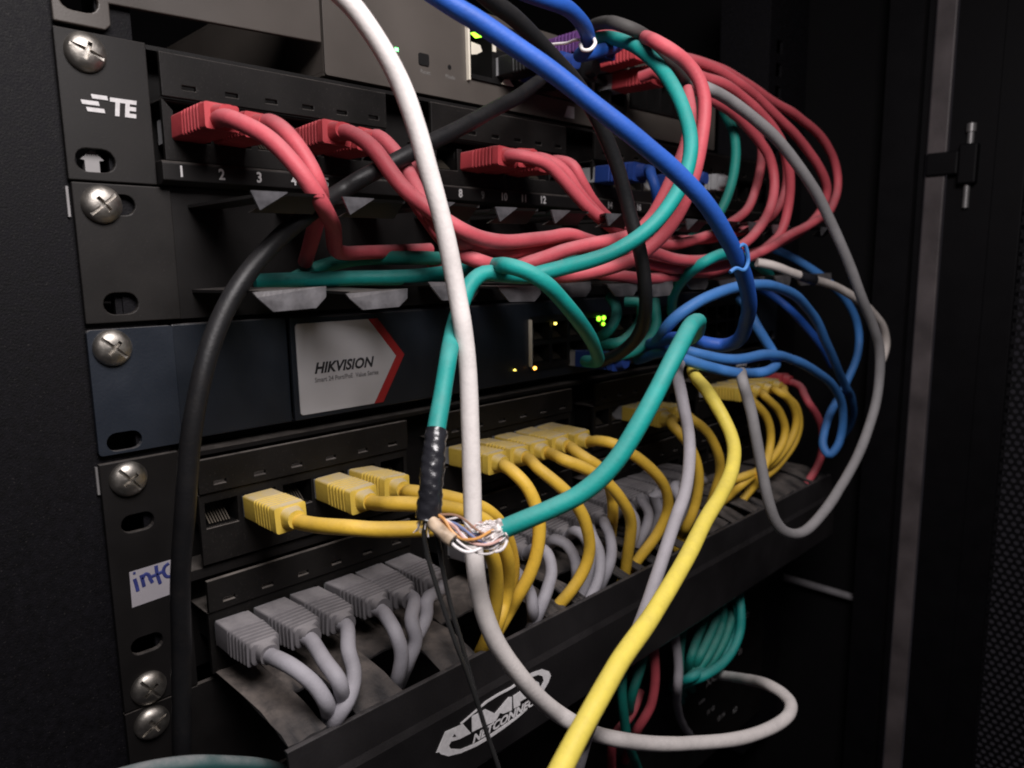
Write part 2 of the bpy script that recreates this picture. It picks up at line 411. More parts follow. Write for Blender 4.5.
# door hung on the post
door = obj('door', MB().box(524.5,541,-146,-119,-700,320), 'frame', cab, bevel=1)
obj('door_gasket', MB().box(522.4,524.2,-128,-99.8,-700,320), 'frame', door)
def perforated(y0, y1, z0, z1, x):
    m = MB(); p = 5.2; q = 4.5; r = 1.75; vs = []; fs = []
    ny = int((y1-y0)/p); nz = int((z1-z0)/q)
    for j in range(nz):
        for i in range(ny):
            cy = y0+(i+.5)*p; cz = z0+(j+.5)*q; sh = p/2 if j % 2 else 0
            k = len(vs)
            sq = [(cy+sh+a*p/2, cz+b*q/2) for a,b in ((1,-1),(1,0),(1,1),(0,1),(-1,1),(-1,0),(-1,-1),(0,-1))]
            vs += [(x,a,b) for a,b in sq]
            vs += [(x, cy+sh+r*math.cos(math.radians(-45+45*t)), cz+r*math.sin(math.radians(-45+45*t))) for t in range(8)]
            vs += [(x+1.2, cy+sh+r*math.cos(math.radians(-45+45*t)), cz+r*math.sin(math.radians(-45+45*t))) for t in range(8)]
            for t in range(8):
                fs.append((k+t, k+(t+1)%8, k+8+(t+1)%8, k+8+t)); fs.append((k+8+t, k+8+(t+1)%8, k+16+(t+1)%8, k+16+t))
    m.add(vs, fs); return m
obj('perforated_sheet', perforated(-228, -144.5, -470, 120, 527), 'rail', door, kind='stuff')
hg = obj('hinge', MB().box(515.5,530,-119,-107.5,-14,13).box(516.5,519.4,-107.4,-87,-7,9), 'frame', cab, bevel=1.2)
obj('hinge_pin', MB().tube([(521,-113,-30),(521,-113,-10),(521,-113,24)], 2.1, 12, 4), 'nut', hg, smooth=True)
obj('pin_head', MB().tube([(521,-113,21),(521,-113,24),(521,-113,26.5)], 3.1, 12, 1), 'nut', hg, smooth=True)

# ------------------------------------------------------------------ grey switch at the top
sw = thing('network_switch', 'warm grey network switch on a mounting bracket at the top of the rack', 'switch', (230,0,7))
def ear(outer, slots, y0=-2.0, y1=0.0): return MB().plate(outer, slots, y0, y1)
obj('mounting_ear', ear([(-7.6,7.8),(6.5,7.8),(8.2,9.5),(8.2,15.8),(20,16.2),(82.5,18.6),(82.5,52),(-7.6,52)], [oval(-.3,15.2,11,7), oval(-.3,41,11,7)]), 'grey_metal', sw, bevel=.35)
obj('body', MB().box(83.4,372,-.9,260,7.2,8.4).box(83.4,372,-.9,260,46.3,47.5).box(83.4,84.6,-.8,260,8.5,46.2).box(370.8,372,-.8,260,8.5,46.2), 'grey_metal', sw)
obj('front_plate', MB().plate(rrect(83.4,372,7.2,47.5,1), [rect(157,273.6,18,43.2), rect(278.4,337.6,21.9,43.2)], -2.2, -1.0), 'grey_metal', sw, bevel=.4)
PX = [163.8, 179, 193.5, 208, 222.5, 237, 251.5, 266]
blk = obj('port_block', MB().plate(rrect(156.6,274,17.6,43.6,.6), [rect(157.6,170.4,19.6,41.8)]+[rect(x-6,x+6,z-4.6,z+4.6) for x in PX[1:] for z in (25,37)], -3.4,-2.25), 'jack', sw)
obj('shield_edge', MB().prism_y([(155.6,16.6),(156.5,16.6),(156.5,43.8),(155.2,43.8)], -4.0, -2.25), 'metal', sw)
obj('shield_tab', MB().prism_y([(157.4,27.6),(161.2,28.4),(164.6,30.2),(163.4,32.6),(157.4,33.2)], -3.2, -2.6), 'metal', sw)
obj('shield_tab', MB().prism_y([(170.6,31.2),(172.6,31.2),(172.8,37.0),(170.6,38.2)], -3.9, -3.45), 'metal', sw)
obj('latch_metal', MB().prism_y([(176,17.9),(184,17.9),(181,20.6),(178,20.2)], -3.9, -3.45), 'metal', sw)
inst('port', PORT, 'jack', sw, (163.8,-2.5,30.6)).scale = (1.06,1,2.35)
for x in PX[1:]:
    for z in (25,37): port(sw, x, z, -3.0, True)
obj('module_cage', MB().plate(rect(278,338,21.5,43.6), [rect(x,x+13,23,42) for x in (279.5,294,308.5,323)], -3.2, -2.25), 'jack', sw)
for x in (286,300.5,315,329.5): inst('port', PORT, 'jack', sw, (x,-2.4,32.5)).scale = (1.08,1,2.0)
obj('status_light', MB().box(116.4,118,-2.6,-2,21.8,23.1), 'led_green', sw)
obj('reset_button', MB().prism_y(rrect(128.5,134,18.6,23.4,.8), -2.7, -2), 'jack', sw)
obj('console_hole', MB().lathe_y([(1.0,-2.4),(1.0,-2)], 145.6, 20.4, 14), 'jack', sw)
text('lettering', 'Power', 'print_dim', sw, 113.8, -2.25, 17.0, 2.6)
text('lettering', 'Reset', 'print_dim', sw, 129.4, -2.25, 15.4, 2.4)
text('lettering', 'Mode', 'print_dim', sw, 143.2, -2.25, 15.6, 2.4)
obj('link_light', MB().prism_y([(157.3, 36.5),(160.3, 35.0),(163.9, 36.1),(162.2, 38.3)], -3.9, -3.3), 'led_lime', sw)
obj('warning_print', MB().prism_y([(222,9.2),(230,9.2),(230,15),(225,15)], -2.4, -2.1), 'label', sw)

# ------------------------------------------------------------------ panels made of six-jack modules
def ear_outline(z0, z1, x1=18): return [(-8,z0),(x1,z0),(x1,z1),(-8,z1)]
def jack_row(panel, z_top, z_lab, z_port, z_bot, mod_x, px0, pitch, proud=5.0):
    for mx in mod_x:
        w = 6*pitch+.6; x0 = mx; x1 = mx+w
        # designation strip with a slot above every jack
        pl = MB().plate(rect(x0,x1,z_lab,z_top), [rect(px0+mx-mod_x[0]+k*pitch-2.6, px0+mx-mod_x[0]+k*pitch+1.9, z_lab+2.7, z_lab+4.1) for k in range(6)], -proud-1.2, -proud+.6)
        obj('label_strip', pl, 'module', panel, bevel=.25)
        pm = MB().plate(rect(x0,x1,z_bot,z_lab-.5), [rect(px0+mx-mod_x[0]+k*pitch-6, px0+mx-mod_x[0]+k*pitch+6, z_port-4.75, z_port+4.75) for k in range(6)], -proud, -proud+2)
        pm.box(x0,x1,-proud+2.05,14,z_lab-1.2,z_lab-.6)
        obj('jack_module', pm, 'module', panel, bevel=.2)
        for k in range(6): port(panel, px0+mx-mod_x[0]+k*pitch, z_port, -proud+.4)
MODX = [20.3, 131.3, 242.3, 353.3]
te = thing('patch_bay', 'black patch panel with a small white logo, red cords and numbered jacks', 'patch panel', (230,0,-38))
obj('ear', ear(ear_outline(-37.9,6.2), [oval(0,-31.75,11.5,7)]), 'ear', te, bevel=.3)
obj('ear', ear([(450,-37.9),(473,-37.9),(473,6.2),(450,6.2)], [oval(465.1,-31.75,11,7)]), 'ear', te)
obj('face_plate', MB().box(18.05,449.9,11,13,-30,6.2).box(18.05,449.9,-1,10.9,4.6,6), 'black', te)
obj('number_lip', MB().prism_x([(-6.5,-30.4),(-7.2,-31.2),(-7.2,-36.6),(-5,-38),(4,-38),(4,-30.4)], 18.1, 449.9), 'black', te, bevel=.3)
jack_row(te, 3.4, -10.2, -19.0, -30.1, MODX, 29.5, 14.55, 5.0)
screw(te, 0, 0, -2.0, .35)
for g in range(3):
    for k in range(6):
        text('jack_number', str(g*6+k+1), 'print' if g*6+k != 8 else 'print_dim', te, 24.0+g*108.3+k*13.55, -7.35, -35.3, 4.9, bold=.14, align='CENTER', sx=.9)
lg = MB()
for (x0,x1,z) in ((.4,5.2,-12.6),(-2.6,2.6,-14.6),(-1.3,4.0,-16.6)):
    lg.prism_y([(x0+.3,z-.62),(x1,z-.62),(x1-.25,z+.62),(x0,z+.62)], -2.35, -2.05)
obj('logo_bars', lg, 'print', te)
text('logo_letters', 'TE', 'print', te, 5.4, -2.3, -17.3, 7.0, shear=.12, bold=.32, sx=.98)

# ------------------------------------------------------------------ finger duct under it
cm = thing('cable_manager', 'black one-unit cable manager with bent metal finger tabs under the red-corded panel', 'cable manager', (230,0,-82))
obj('ear', ear([(-7.4,-82.2),(22,-82.2),(22,-38.6),(-7.4,-38.6)], [oval(3.4,-76.2,10.5,7), oval(6,-44.9,9,6.5)]), 'ear', cm, bevel=.3)
obj('ear', ear([(447,-82.2),(473,-82.2),(473,-38.6),(447,-38.6)], [oval(465,-76.2,10.5,7)]), 'ear', cm)
obj('back_plate', MB().box(22.1,446.9,-1,1,-82.2,-38.6), 'black', cm)
screw(cm, .4, -45.1, -2.0, -.7)
def finger_up():
    m = MB(); m.box(-6,6,-50,-1.1,-1,0)                                        # arm
    m.prism_y([(-6,-1),(6,-1),(6,0),(-6,0)], -50.05, -50) if False else None
    m.add([(-6,-50,0),(6,-50,0),(12,-58,0),(-12,-58,0),(-6,-50,-1),(6,-50,-1),(12,-58,-1),(-12,-58,-1)],
          [(0,1,2,3),(7,6,5,4),(0,3,7,4),(1,5,6,2)])
    # turned-down tip, right part leaning back under the arm
    m.add([(-1,-58,0),(12,-58,0),(11.5,-52,-5.6),(-9.5,-52,-5.6),(-1,-57,0),(12,-57,0),(11.5,-51,-5.6),(-9.5,-51,-5.6)],
          [(0,1,2,3),(7,6,5,4),(0,4,5,1),(1,5,6,2),(2,6,7,3),(3,7,4,0)])
    return m.mesh('finger')
def lit_tip():
    m = MB(); m.prism_y([(-12.2,0),(-9.7,-5.4),(-1,-.4),(-.6,0)], -59, -58.2); return m.mesh('finger_tip')  # facet shaped like the lit part of the tip, light painted by paler colour
def finger_low():
    m = MB(); m.box(-6,6,-52,-1.1,-1,0)
    m.add([(-6,-52,0),(6,-52,0),(12,-58.6,0),(-12,-58.6,0),(-6,-52,-1),(6,-52,-1),(12,-58.6,-1),(-12,-58.6,-1)], [(0,1,2,3),(7,6,5,4),(0,3,7,4),(1,5,6,2)])
    return m.mesh('finger')
def low_tip(k):
    m = MB(); d = [0,.5,-.4,.2][k % 4]
    m.add([(x,y-58.6,z) for x,y,z in ((-12,0,0),(-11,-.6,-1.6),(-7,-1.5,-6+d),(7,-1.5,-6.2+d),(11.2,-.7,-3.2),(12,0,0))] +
          [(x,y-57.8,z) for x,y,z in ((-12,0,0),(-11,-.6,-1.6),(-7,-1.5,-6+d),(7,-1.5,-6.2+d),(11.2,-.7,-3.2),(12,0,0))],
          [(0,1,2,3,4,5),(11,10,9,8,7,6)]+[((i+1)%6,i,6+i,6+(i+1)%6) for i in range(6)])
    return m.mesh('finger_tip')
FU, FT, FL = finger_up(), lit_tip(), finger_low(); LT = [low_tip(k) for k in range(4)]
for me_, k_ in ((FU,'tab_dark'),(FT,'tab'),(FL,'tab_dark')): me_.materials.append(M[k_])
for me_ in LT: me_.materials.append(M['tab'])
for k in range(13):
    x = 33.6+k*32.2
    f = inst('finger', FU, 'tab_dark', cm, (x,0,-43.6+random.uniform(-.4,.3))); inst('finger_tip', FT, 'tab', f, ORG[f.name])
    f.rotation_euler = (0, random.uniform(-.02,.02), random.uniform(-.03,.03))
    f = inst('finger', FL, 'tab_dark', cm, (x+random.uniform(-1,1),0,-72.2-.35*min(k,5)+random.uniform(-.5,.5))); inst('finger_tip', LT[k%4], 'tab', f, ORG[f.name])
    f.rotation_euler = (random.uniform(-.02,.02), random.uniform(-.05,.05), random.uniform(-.04,.04))

# ------------------------------------------------------------------ navy PoE switch
hk = thing('network_switch', 'navy blue switch with a white label ending in a red arrow', 'switch', (230,0,-126))
obj('mounting_ear', ear(rrect(-7.6,18.8,-125.2,-84.2,1.2), [oval(.4,-121.2,11,6.2)]), 'navy', hk, bevel=.3)
obj('mounting_ear', ear([(447,-125),(473,-125),(473,-84),(447,-84)], [oval(465.1,-121,11,6.2)]), 'navy', hk)
obj('body', MB().box(62.5,446.5,14,240,-125,-84).box(62.5,446.5,.4,13.9,-125,-124).box(62.5,446.5,.4,13.9,-85,-84), 'navy2', hk)
obj('front_panel', MB().box(19.2,62.2,.2,20,-125,-84), 'navy2', hk, bevel=.6)
obj('front_panel', MB().plate(rect(62.5,446,-124.6,-84.4), [rect(195.8,431.6,-118.6,-92)], -1.6, .3), 'navy2', hk, bevel=.4)
screw(hk, -.6, -90.2, -2.0, .75)
obj('label_plate', MB().prism_y([(65.6,-122.6),(99.0,-122.6),(111.2,-103.4),(97.8,-86.8),(65.2,-86.8),(64.4,-87.8),(64.6,-121.8)], -2.1, -1.65), 'label', hk)
obj('label_chevron', MB().prism_y([(99.15,-122.6),(103.6,-122.6),(115.6,-103.2),(102.4,-86.8),(97.95,-86.8),(111.35,-103.4)], -2.15, -1.65), 'label_red', hk)
text('brand_name', 'HIKVISION', 'ink', hk, 71.4, -2.25, -106.7, 5.9, shear=.28, bold=.2, sx=.97)
text('label_small_print', 'Smart 24 Port/PoE  Value Series', 'ink_soft', hk, 71.4, -2.25, -110.3, 2.7, bold=.06, sx=.86)
HX = [203+k*14.2 for k in range(16)]
obj('port_block', MB().plate(rect(195.4,432,-119,-91.6), [rect(x-6,x+6,z-4.8,z+4.8) for x in HX for z in (-111.2,-99.6)], -3.0,-1.7), 'jack', hk)
for x in HX[:14]:
    for z in (-111.2,-99.6): port(hk, x, z, -2.6)
obj('block_edge', MB().box(194.6,195.2,-3.6,-1.7,-117,-93), 'metal', hk)
def led(parent, x, z, y, m, w=1.1): return obj('indicator_light', MB().lathe_y([(w*.8,y+.5),(w*.8,y-.3),(w*.6,y-.6),(w*.2,y-.8)], x, z, 14), m, parent, smooth=True)
led(hk, 197.3, -117.9, -3.4, 'led_amber', 1.0); led(hk, 213.3, -96.0, -3.4, 'led_yellow', .8); led(hk, 184.0, -117.6, -1.9, 'led_yellow', .5)
for x, z, w in ((250,-95.6,1.7),(254.5,-95.4,1.5),(254,-98.8,1.2),(268,-97.5,.8),(280,-113,1.0)): led(hk, x, z, -3.4, 'led_lime', w)

# ------------------------------------------------------------------ two-unit patch panel below
ap = thing('patch_bay', 'black two-row patch panel carrying the yellow and grey cords', 'patch panel', (230,0,-216))
obj('ear', ear(ear_outline(-215.6,-127.8,17), [oval(2,-149.7,10.5,6), oval(1.2,-193.4,10.5,6)]), 'black', ap, bevel=.3)
obj('ear', ear([(450,-215.6),(473,-215.6),(473,-127.8),(450,-127.8)], [oval(465.1,-149.7,10.5,6)]), 'black', ap)
obj('face_plate', MB().box(17.05,449.9,11,13,-215.6,-127.8).box(17.05,449.9,-2,10.9,-131,-129.4).box(17.05,449.9,-3,10.9,-175.6,-172), 'black', ap)
jack_row(ap, -131.6, -144.0, -152.5, -170.5, [21.5,132.5,243.5,354.5], 29.5, 15.1, 5.0)
jack_row(ap, -176.2, -188.2, -197.0, -212.4, [21.5,132.5,243.5,354.5], 29.5, 15.1, 5.0)
screw(ap, .3, -134.1, -2.0, .9); screw(ap, .2, -209.4, -2.0, .95)
st = obj('ear_sticker', MB().add([(-2.3,-2.25,-166.2),(-2.5,-2.25,-178.8),(10.9,-2.25,-178.2),(11.3,-2.25,-165.8),(-2.3,-2.05,-166.2),(-2.5,-2.05,-178.8),(10.9,-2.05,-178.2),(11.3,-2.05,-165.8)],
   [(0,1,2,3),(7,6,5,4),(0,4,5,1),(1,5,6,2),(2,6,7,3),(3,7,4,0)]), 'paper', ap, label='white paper sticker with info handwritten in blue marker')
hw = MB()
for stroke in ([(-.9,-168.9),(-.5,-171.2),(-.2,-173.6)], [(1.3,-168.2),(1.6,-170.4),(1.9,-172.8)], [(1.5,-169.8),(2.6,-168.3),(3.6,-168.9),(4.1,-170.6),(4.7,-172.2)],
               [(6.3,-166.4),(6.4,-169.0),(6.8,-171.6),(7.2,-173.4)], [(4.4,-169.9),(6.4,-169.6),(8.2,-169.2)], [(10.6,-166.9),(9.2,-167.6),(8.6,-169.4),(9.4,-171.4),(10.7,-171.8)]):
    hw.tube([(x,-2.28,z) for x,z in stroke], .62, 6, .5)
hw.box(-1.2,-.4,-2.5,-2.2,-167.3,-166.5)
hw.v = [(x, max(-2.42, min(-2.2, y)), z) for x,y,z in hw.v]
obj('handwriting', hw, 'marker', st)

# ------------------------------------------------------------------ duct with printed cover
am = thing('cable_manager', 'black cable duct with dusty fingers and a large white oval logo on its cover', 'cable manager', (230,0,-262))
obj('back_plate', MB().box(17,449,-1,1,-262,-216.4), 'black', am)
obj('ear', ear([(-8,-262),(16.9,-262),(16.9,-216.2),(-8,-216.2)], [oval(0,-254,10.5,6)]), 'black', am)
obj('ear', ear([(449.2,-262),(473,-262),(473,-216.2),(449.2,-216.2)], [oval(465.1,-254,10.5,6)]), 'black', am)
screw(am, .1, -222.6, -2.0, 2.6)
def plate_finger(w, k, short=False):
    r = random.Random(k); m = MB(); n = 12; vs = []; fs = []
    prof = [(-1.2,0),(-12,.3),(-26,.2),(-40,-.4),(-47,-1.6),(-53,-3.2),(-58.4,-4.6)]
    if short: prof = [(-1.2,0),(-8,.3),(-16,.2),(-24,-.2),(-30,-.8),(-34,-1.8)]
    for lay in (0,-.9):
        for j,(y,z) in enumerate(prof):
            for i in range(n+1):
                vs.append((i*w/n + (r.uniform(-.5,.5) if i in (0,n) else 0), y, z+lay+.5*math.sin(i*.9+j*1.3+k)*(.6 if lay == 0 else .4)))
    c = n+1; R_ = len(prof)
    for j in range(R_-1):
        for i in range(n):
            a = j*c+i; fs.append((a,a+1,a+c+1,a+c)); b = R_*c+a; fs.append((b+c,b+c+1,b+1,b))
    loop = [i for i in range(c)] + [j*c+n for j in range(1,R_)] + [(R_-1)*c+i for i in range(n-1,-1,-1)] + [j*c for j in range(R_-2,0,-1)]
    o = R_*c
    for a,b in zip(loop, loop[1:]+loop[:1]): fs.append((a,o+a,o+b,b))
    m.add(vs, fs); return m.mesh('finger', smooth=True)
FLAPS = [(22.4, 35.8, 0), (36.6, 47.1, 1), (47.9, 67.5, 0), (68.3, 85.4, 1), (86.2, 104.5, 0), (105.3, 123.8, 1), (125.4, 143.8, 1), (144.6, 156.9, 0), (157.7, 162.5, 1), (163.3, 171.0, 0), (171.8, 199.3, 1), (200.1, 205.5, 0), (206.3, 211.1, 1), (211.9, 218.0, 0), (218.8, 226.5, 1), (227.3, 233.0, 0), (233.8, 238.6, 1), (239.4, 244.7, 0), (245.5, 250.3, 1), (251.1, 258.9, 0), (259.7, 280.5, 1), (281.3, 302.8, 0), (303.6, 308.4, 1), (309.2, 324.5, 0), (325.3, 330.1, 1), (330.9, 342.8, 0), (343.6, 348.4, 1), (349.2, 357.3, 0), (358.1, 362.9, 1), (363.7, 389.6, 0), (392.6, 417.1, 0), (420.1, 446.0, 0)]
for k, (x0, x1, sh) in enumerate(FLAPS):
    o = inst('finger', plate_finger(x1-x0, k, sh), 'dusty', am, (x0, 0, -212.4+random.uniform(-.5,.7))); o.rotation_euler = (random.uniform(-.02,.02), random.uniform(-.05,.05), 0)
cov = [(-57.5,-217.2),(-58.6,-216.4),(-60.2,-216.6),(-62.6,-229.0),(-63.6,-231.8),(-63.6,-260.4),(-62.4,-262),(-40,-262),(-40,-261),(-61.4,-260.8),(-62.2,-259.8),(-62.2,-232.2),(-61.0,-229.2),(-59.0,-217.6)]
cv = obj('cover', MB().prism_x(cov, 21, 446), 'cover', am, bevel=.25)
def ring(cx, cz, a0, b0, a1, b1, dx, dz, t0, t1, n=64):
    m = MB(); vs = []; fs = []
    for k in range(n+1):
        t = math.radians(t0+(t1-t0)*k/n)
        vs.append((cx+a0*math.cos(t), -63.85, cz+b0*math.sin(t))); vs.append((cx+dx+a1*math.cos(t), -63.85, cz+dz+b1*math.sin(t)))
    for k in range(n): fs.append((2*k,2*k+1,2*k+3,2*k+2))
    m.add(vs, fs); return m
LOGO = {'swoosh': [[(78.79, -244.29), (79.36, -245.33), (83.03, -248.17), (89.3, -250.13), (97.3, -251.36), (103.49, -251.58), (112.36, -251.15), (120.53, -250.31), (126.18, -249.16), (126.02, -248.64), (120.13, -249.24), (111.99, -249.72), (103.0, -250.1), (97.34, -249.93), (89.35, -248.56), (84.5, -245.89), (83.52, -244.11), (84.61, -242.91), (88.93, -244.03), (94.7, -244.41), (90.75, -238.63), (82.04, -237.57), (77.39, -243.85)], [(90.05, -238.46), (95.5, -237.19), (103.38, -235.72), (109.16, -235.46), (117.11, -235.76), (123.29, -235.36), (127.08, -235.43), (133.09, -236.42), (135.7, -238.18), (136.56, -240.82), (133.7, -243.77), (135.17, -246.05), (139.4, -242.71), (141.05, -240.16), (139.81, -237.67), (135.74, -235.04), (130.52, -234.04), (122.9, -233.62), (117.14, -234.72), (109.19, -234.37), (103.03, -234.6), (95.53, -236.37), (89.36, -237.78)]], 'letters': [[(95.29, -244.23), (102.15, -244.81), (106.27, -245.47), (108.14, -245.63), (110.39, -243.26), (112.27, -244.51), (117.17, -245.2), (117.29, -239.38), (115.44, -238.67), (107.6, -242.18), (102.63, -238.03), (95.34, -237.7)], [(126.18, -238.83), (131.75, -238.73), (133.48, -240.12), (133.89, -242.24), (131.08, -243.25), (126.95, -243.76), (122.06, -243.63), (122.03, -245.32), (118.24, -245.01), (118.02, -239.34)]], 'counter': [[(85.36, -241.42), (86.23, -240.51), (87.3, -242.04)]], 'net': [(95.07, -64.05, -249.04), 4.7, 1.2, 0.0132]}
def flat(polys, y=-63.9):
    m = MB()
    for p in polys: m.plate(p, [], y, y+.2)
    return m
obj('logo_swoosh', flat(LOGO['swoosh']), 'print_logo', cv)
for p in LOGO['letters']: obj('logo_letter', flat([p]), 'print_logo', cv)
obj('logo_counter', flat(LOGO['counter'], -64.0), 'cover', cv)
text('logo_small_letters', 'NETCONNECT', 'print_logo', cv, *LOGO['net'][0], LOGO['net'][1], shear=.3, bold=.2, sx=LOGO['net'][2], rot=LOGO['net'][3])

# ------------------------------------------------------------------ equipment below the duct
lp = thing('patch_bay', 'dim black panel behind green cords below the logo duct', 'patch panel', (230,0,-306))
obj('face_plate', MB().box(-8,473,-2,0,-306,-263), 'black', lp)
jack_row(lp, -268, -280, -288.5, -300, [21.5,132.5,243.5,354.5], 29.5, 15.1, 5.0)
ls = thing('network_switch', 'dark lowest switch with faint white port print at the bottom of the picture', 'switch', (230,0,-440))
obj('body', MB().box(-8,473,-2,200,-440,-307), 'black', ls, bevel=.6)
for (x,z,t,sz) in ((382,-378,'XXLE',8.5),(372,-388,'oooo',4),(430,-372,'25',6),(440,-345,'27',6),(384,-402,'11 12',5),(400,-415,'13 14',5),(425,-420,'IO',6),(350,-410,'9 10',5)):
    text('port_print', t, 'print', ls, x, -2.2, z, sz)
for k in range(10): port(ls, 330+k*14, -352, -2.3)

# ------------------------------------------------------------------ cables
def boot_secs(kind):
    if kind == 'grey_long': return [(y*1.05, w*1.1, h*1.08, r, cx, cz) for y, w, h, r, cx, cz in boot_secs('grey')]
    if kind == 'slim': return [(y, w*.97, h*.86, r*.86, cx, cz) for y, w, h, r, cx, cz in boot_secs('std')]
    s = [(-1.5,11.2,8.2,.5,0,0),(-1.7,11.9,9.0,.9,0,0),(-11,11.9,9.0,.9,0,0)]
    y = -11.3
    for k in range(6):
        big = (12.1,9.3) if kind != 'grey' else (12.1-.25*k, 9.3-.2*k); small = (big[0]-1.1, big[1]-1.0)
        s += [(y,small[0],small[1],.9,0,0),(y-.75,small[0],small[1],.9,0,0),(y-1.0,big[0],big[1],.9,0,0),(y-1.95,big[0],big[1],.9,0,0)]
        y -= 2.2
    if kind == 'grey': s += [(y,9.6,7.4,1.5,0,0),(y-1.2,9.2,7.2,2,0,0),(y-1.6,6.8,6.6,2.6,0,0),(y-4.5,6.3,6.3,2.9,0,0)]
    else: s += [(y,11.9,9.5,.9,0,-.2),(y-2.2,11.7,9.4,1.0,0,-.2),(y-2.5,8.0,7.4,2.2,0,0),(y-6.5,6.6,6.4,2.9,0,0)]
    return s
BOOT = {}
def boot_mesh(kind, m):
    if (kind, m) not in BOOT:
        me = MB().loft(boot_secs(kind)).mesh('boot', smooth=True); me.materials.append(M[m]); BOOT[(kind, m)] = me
    return BOOT[(kind, m)]
PLUG = MB().box(-5.6,5.6,-1.4,8,-3.9,3.9).mesh('connector'); PLUG.materials.append(M['clear'])

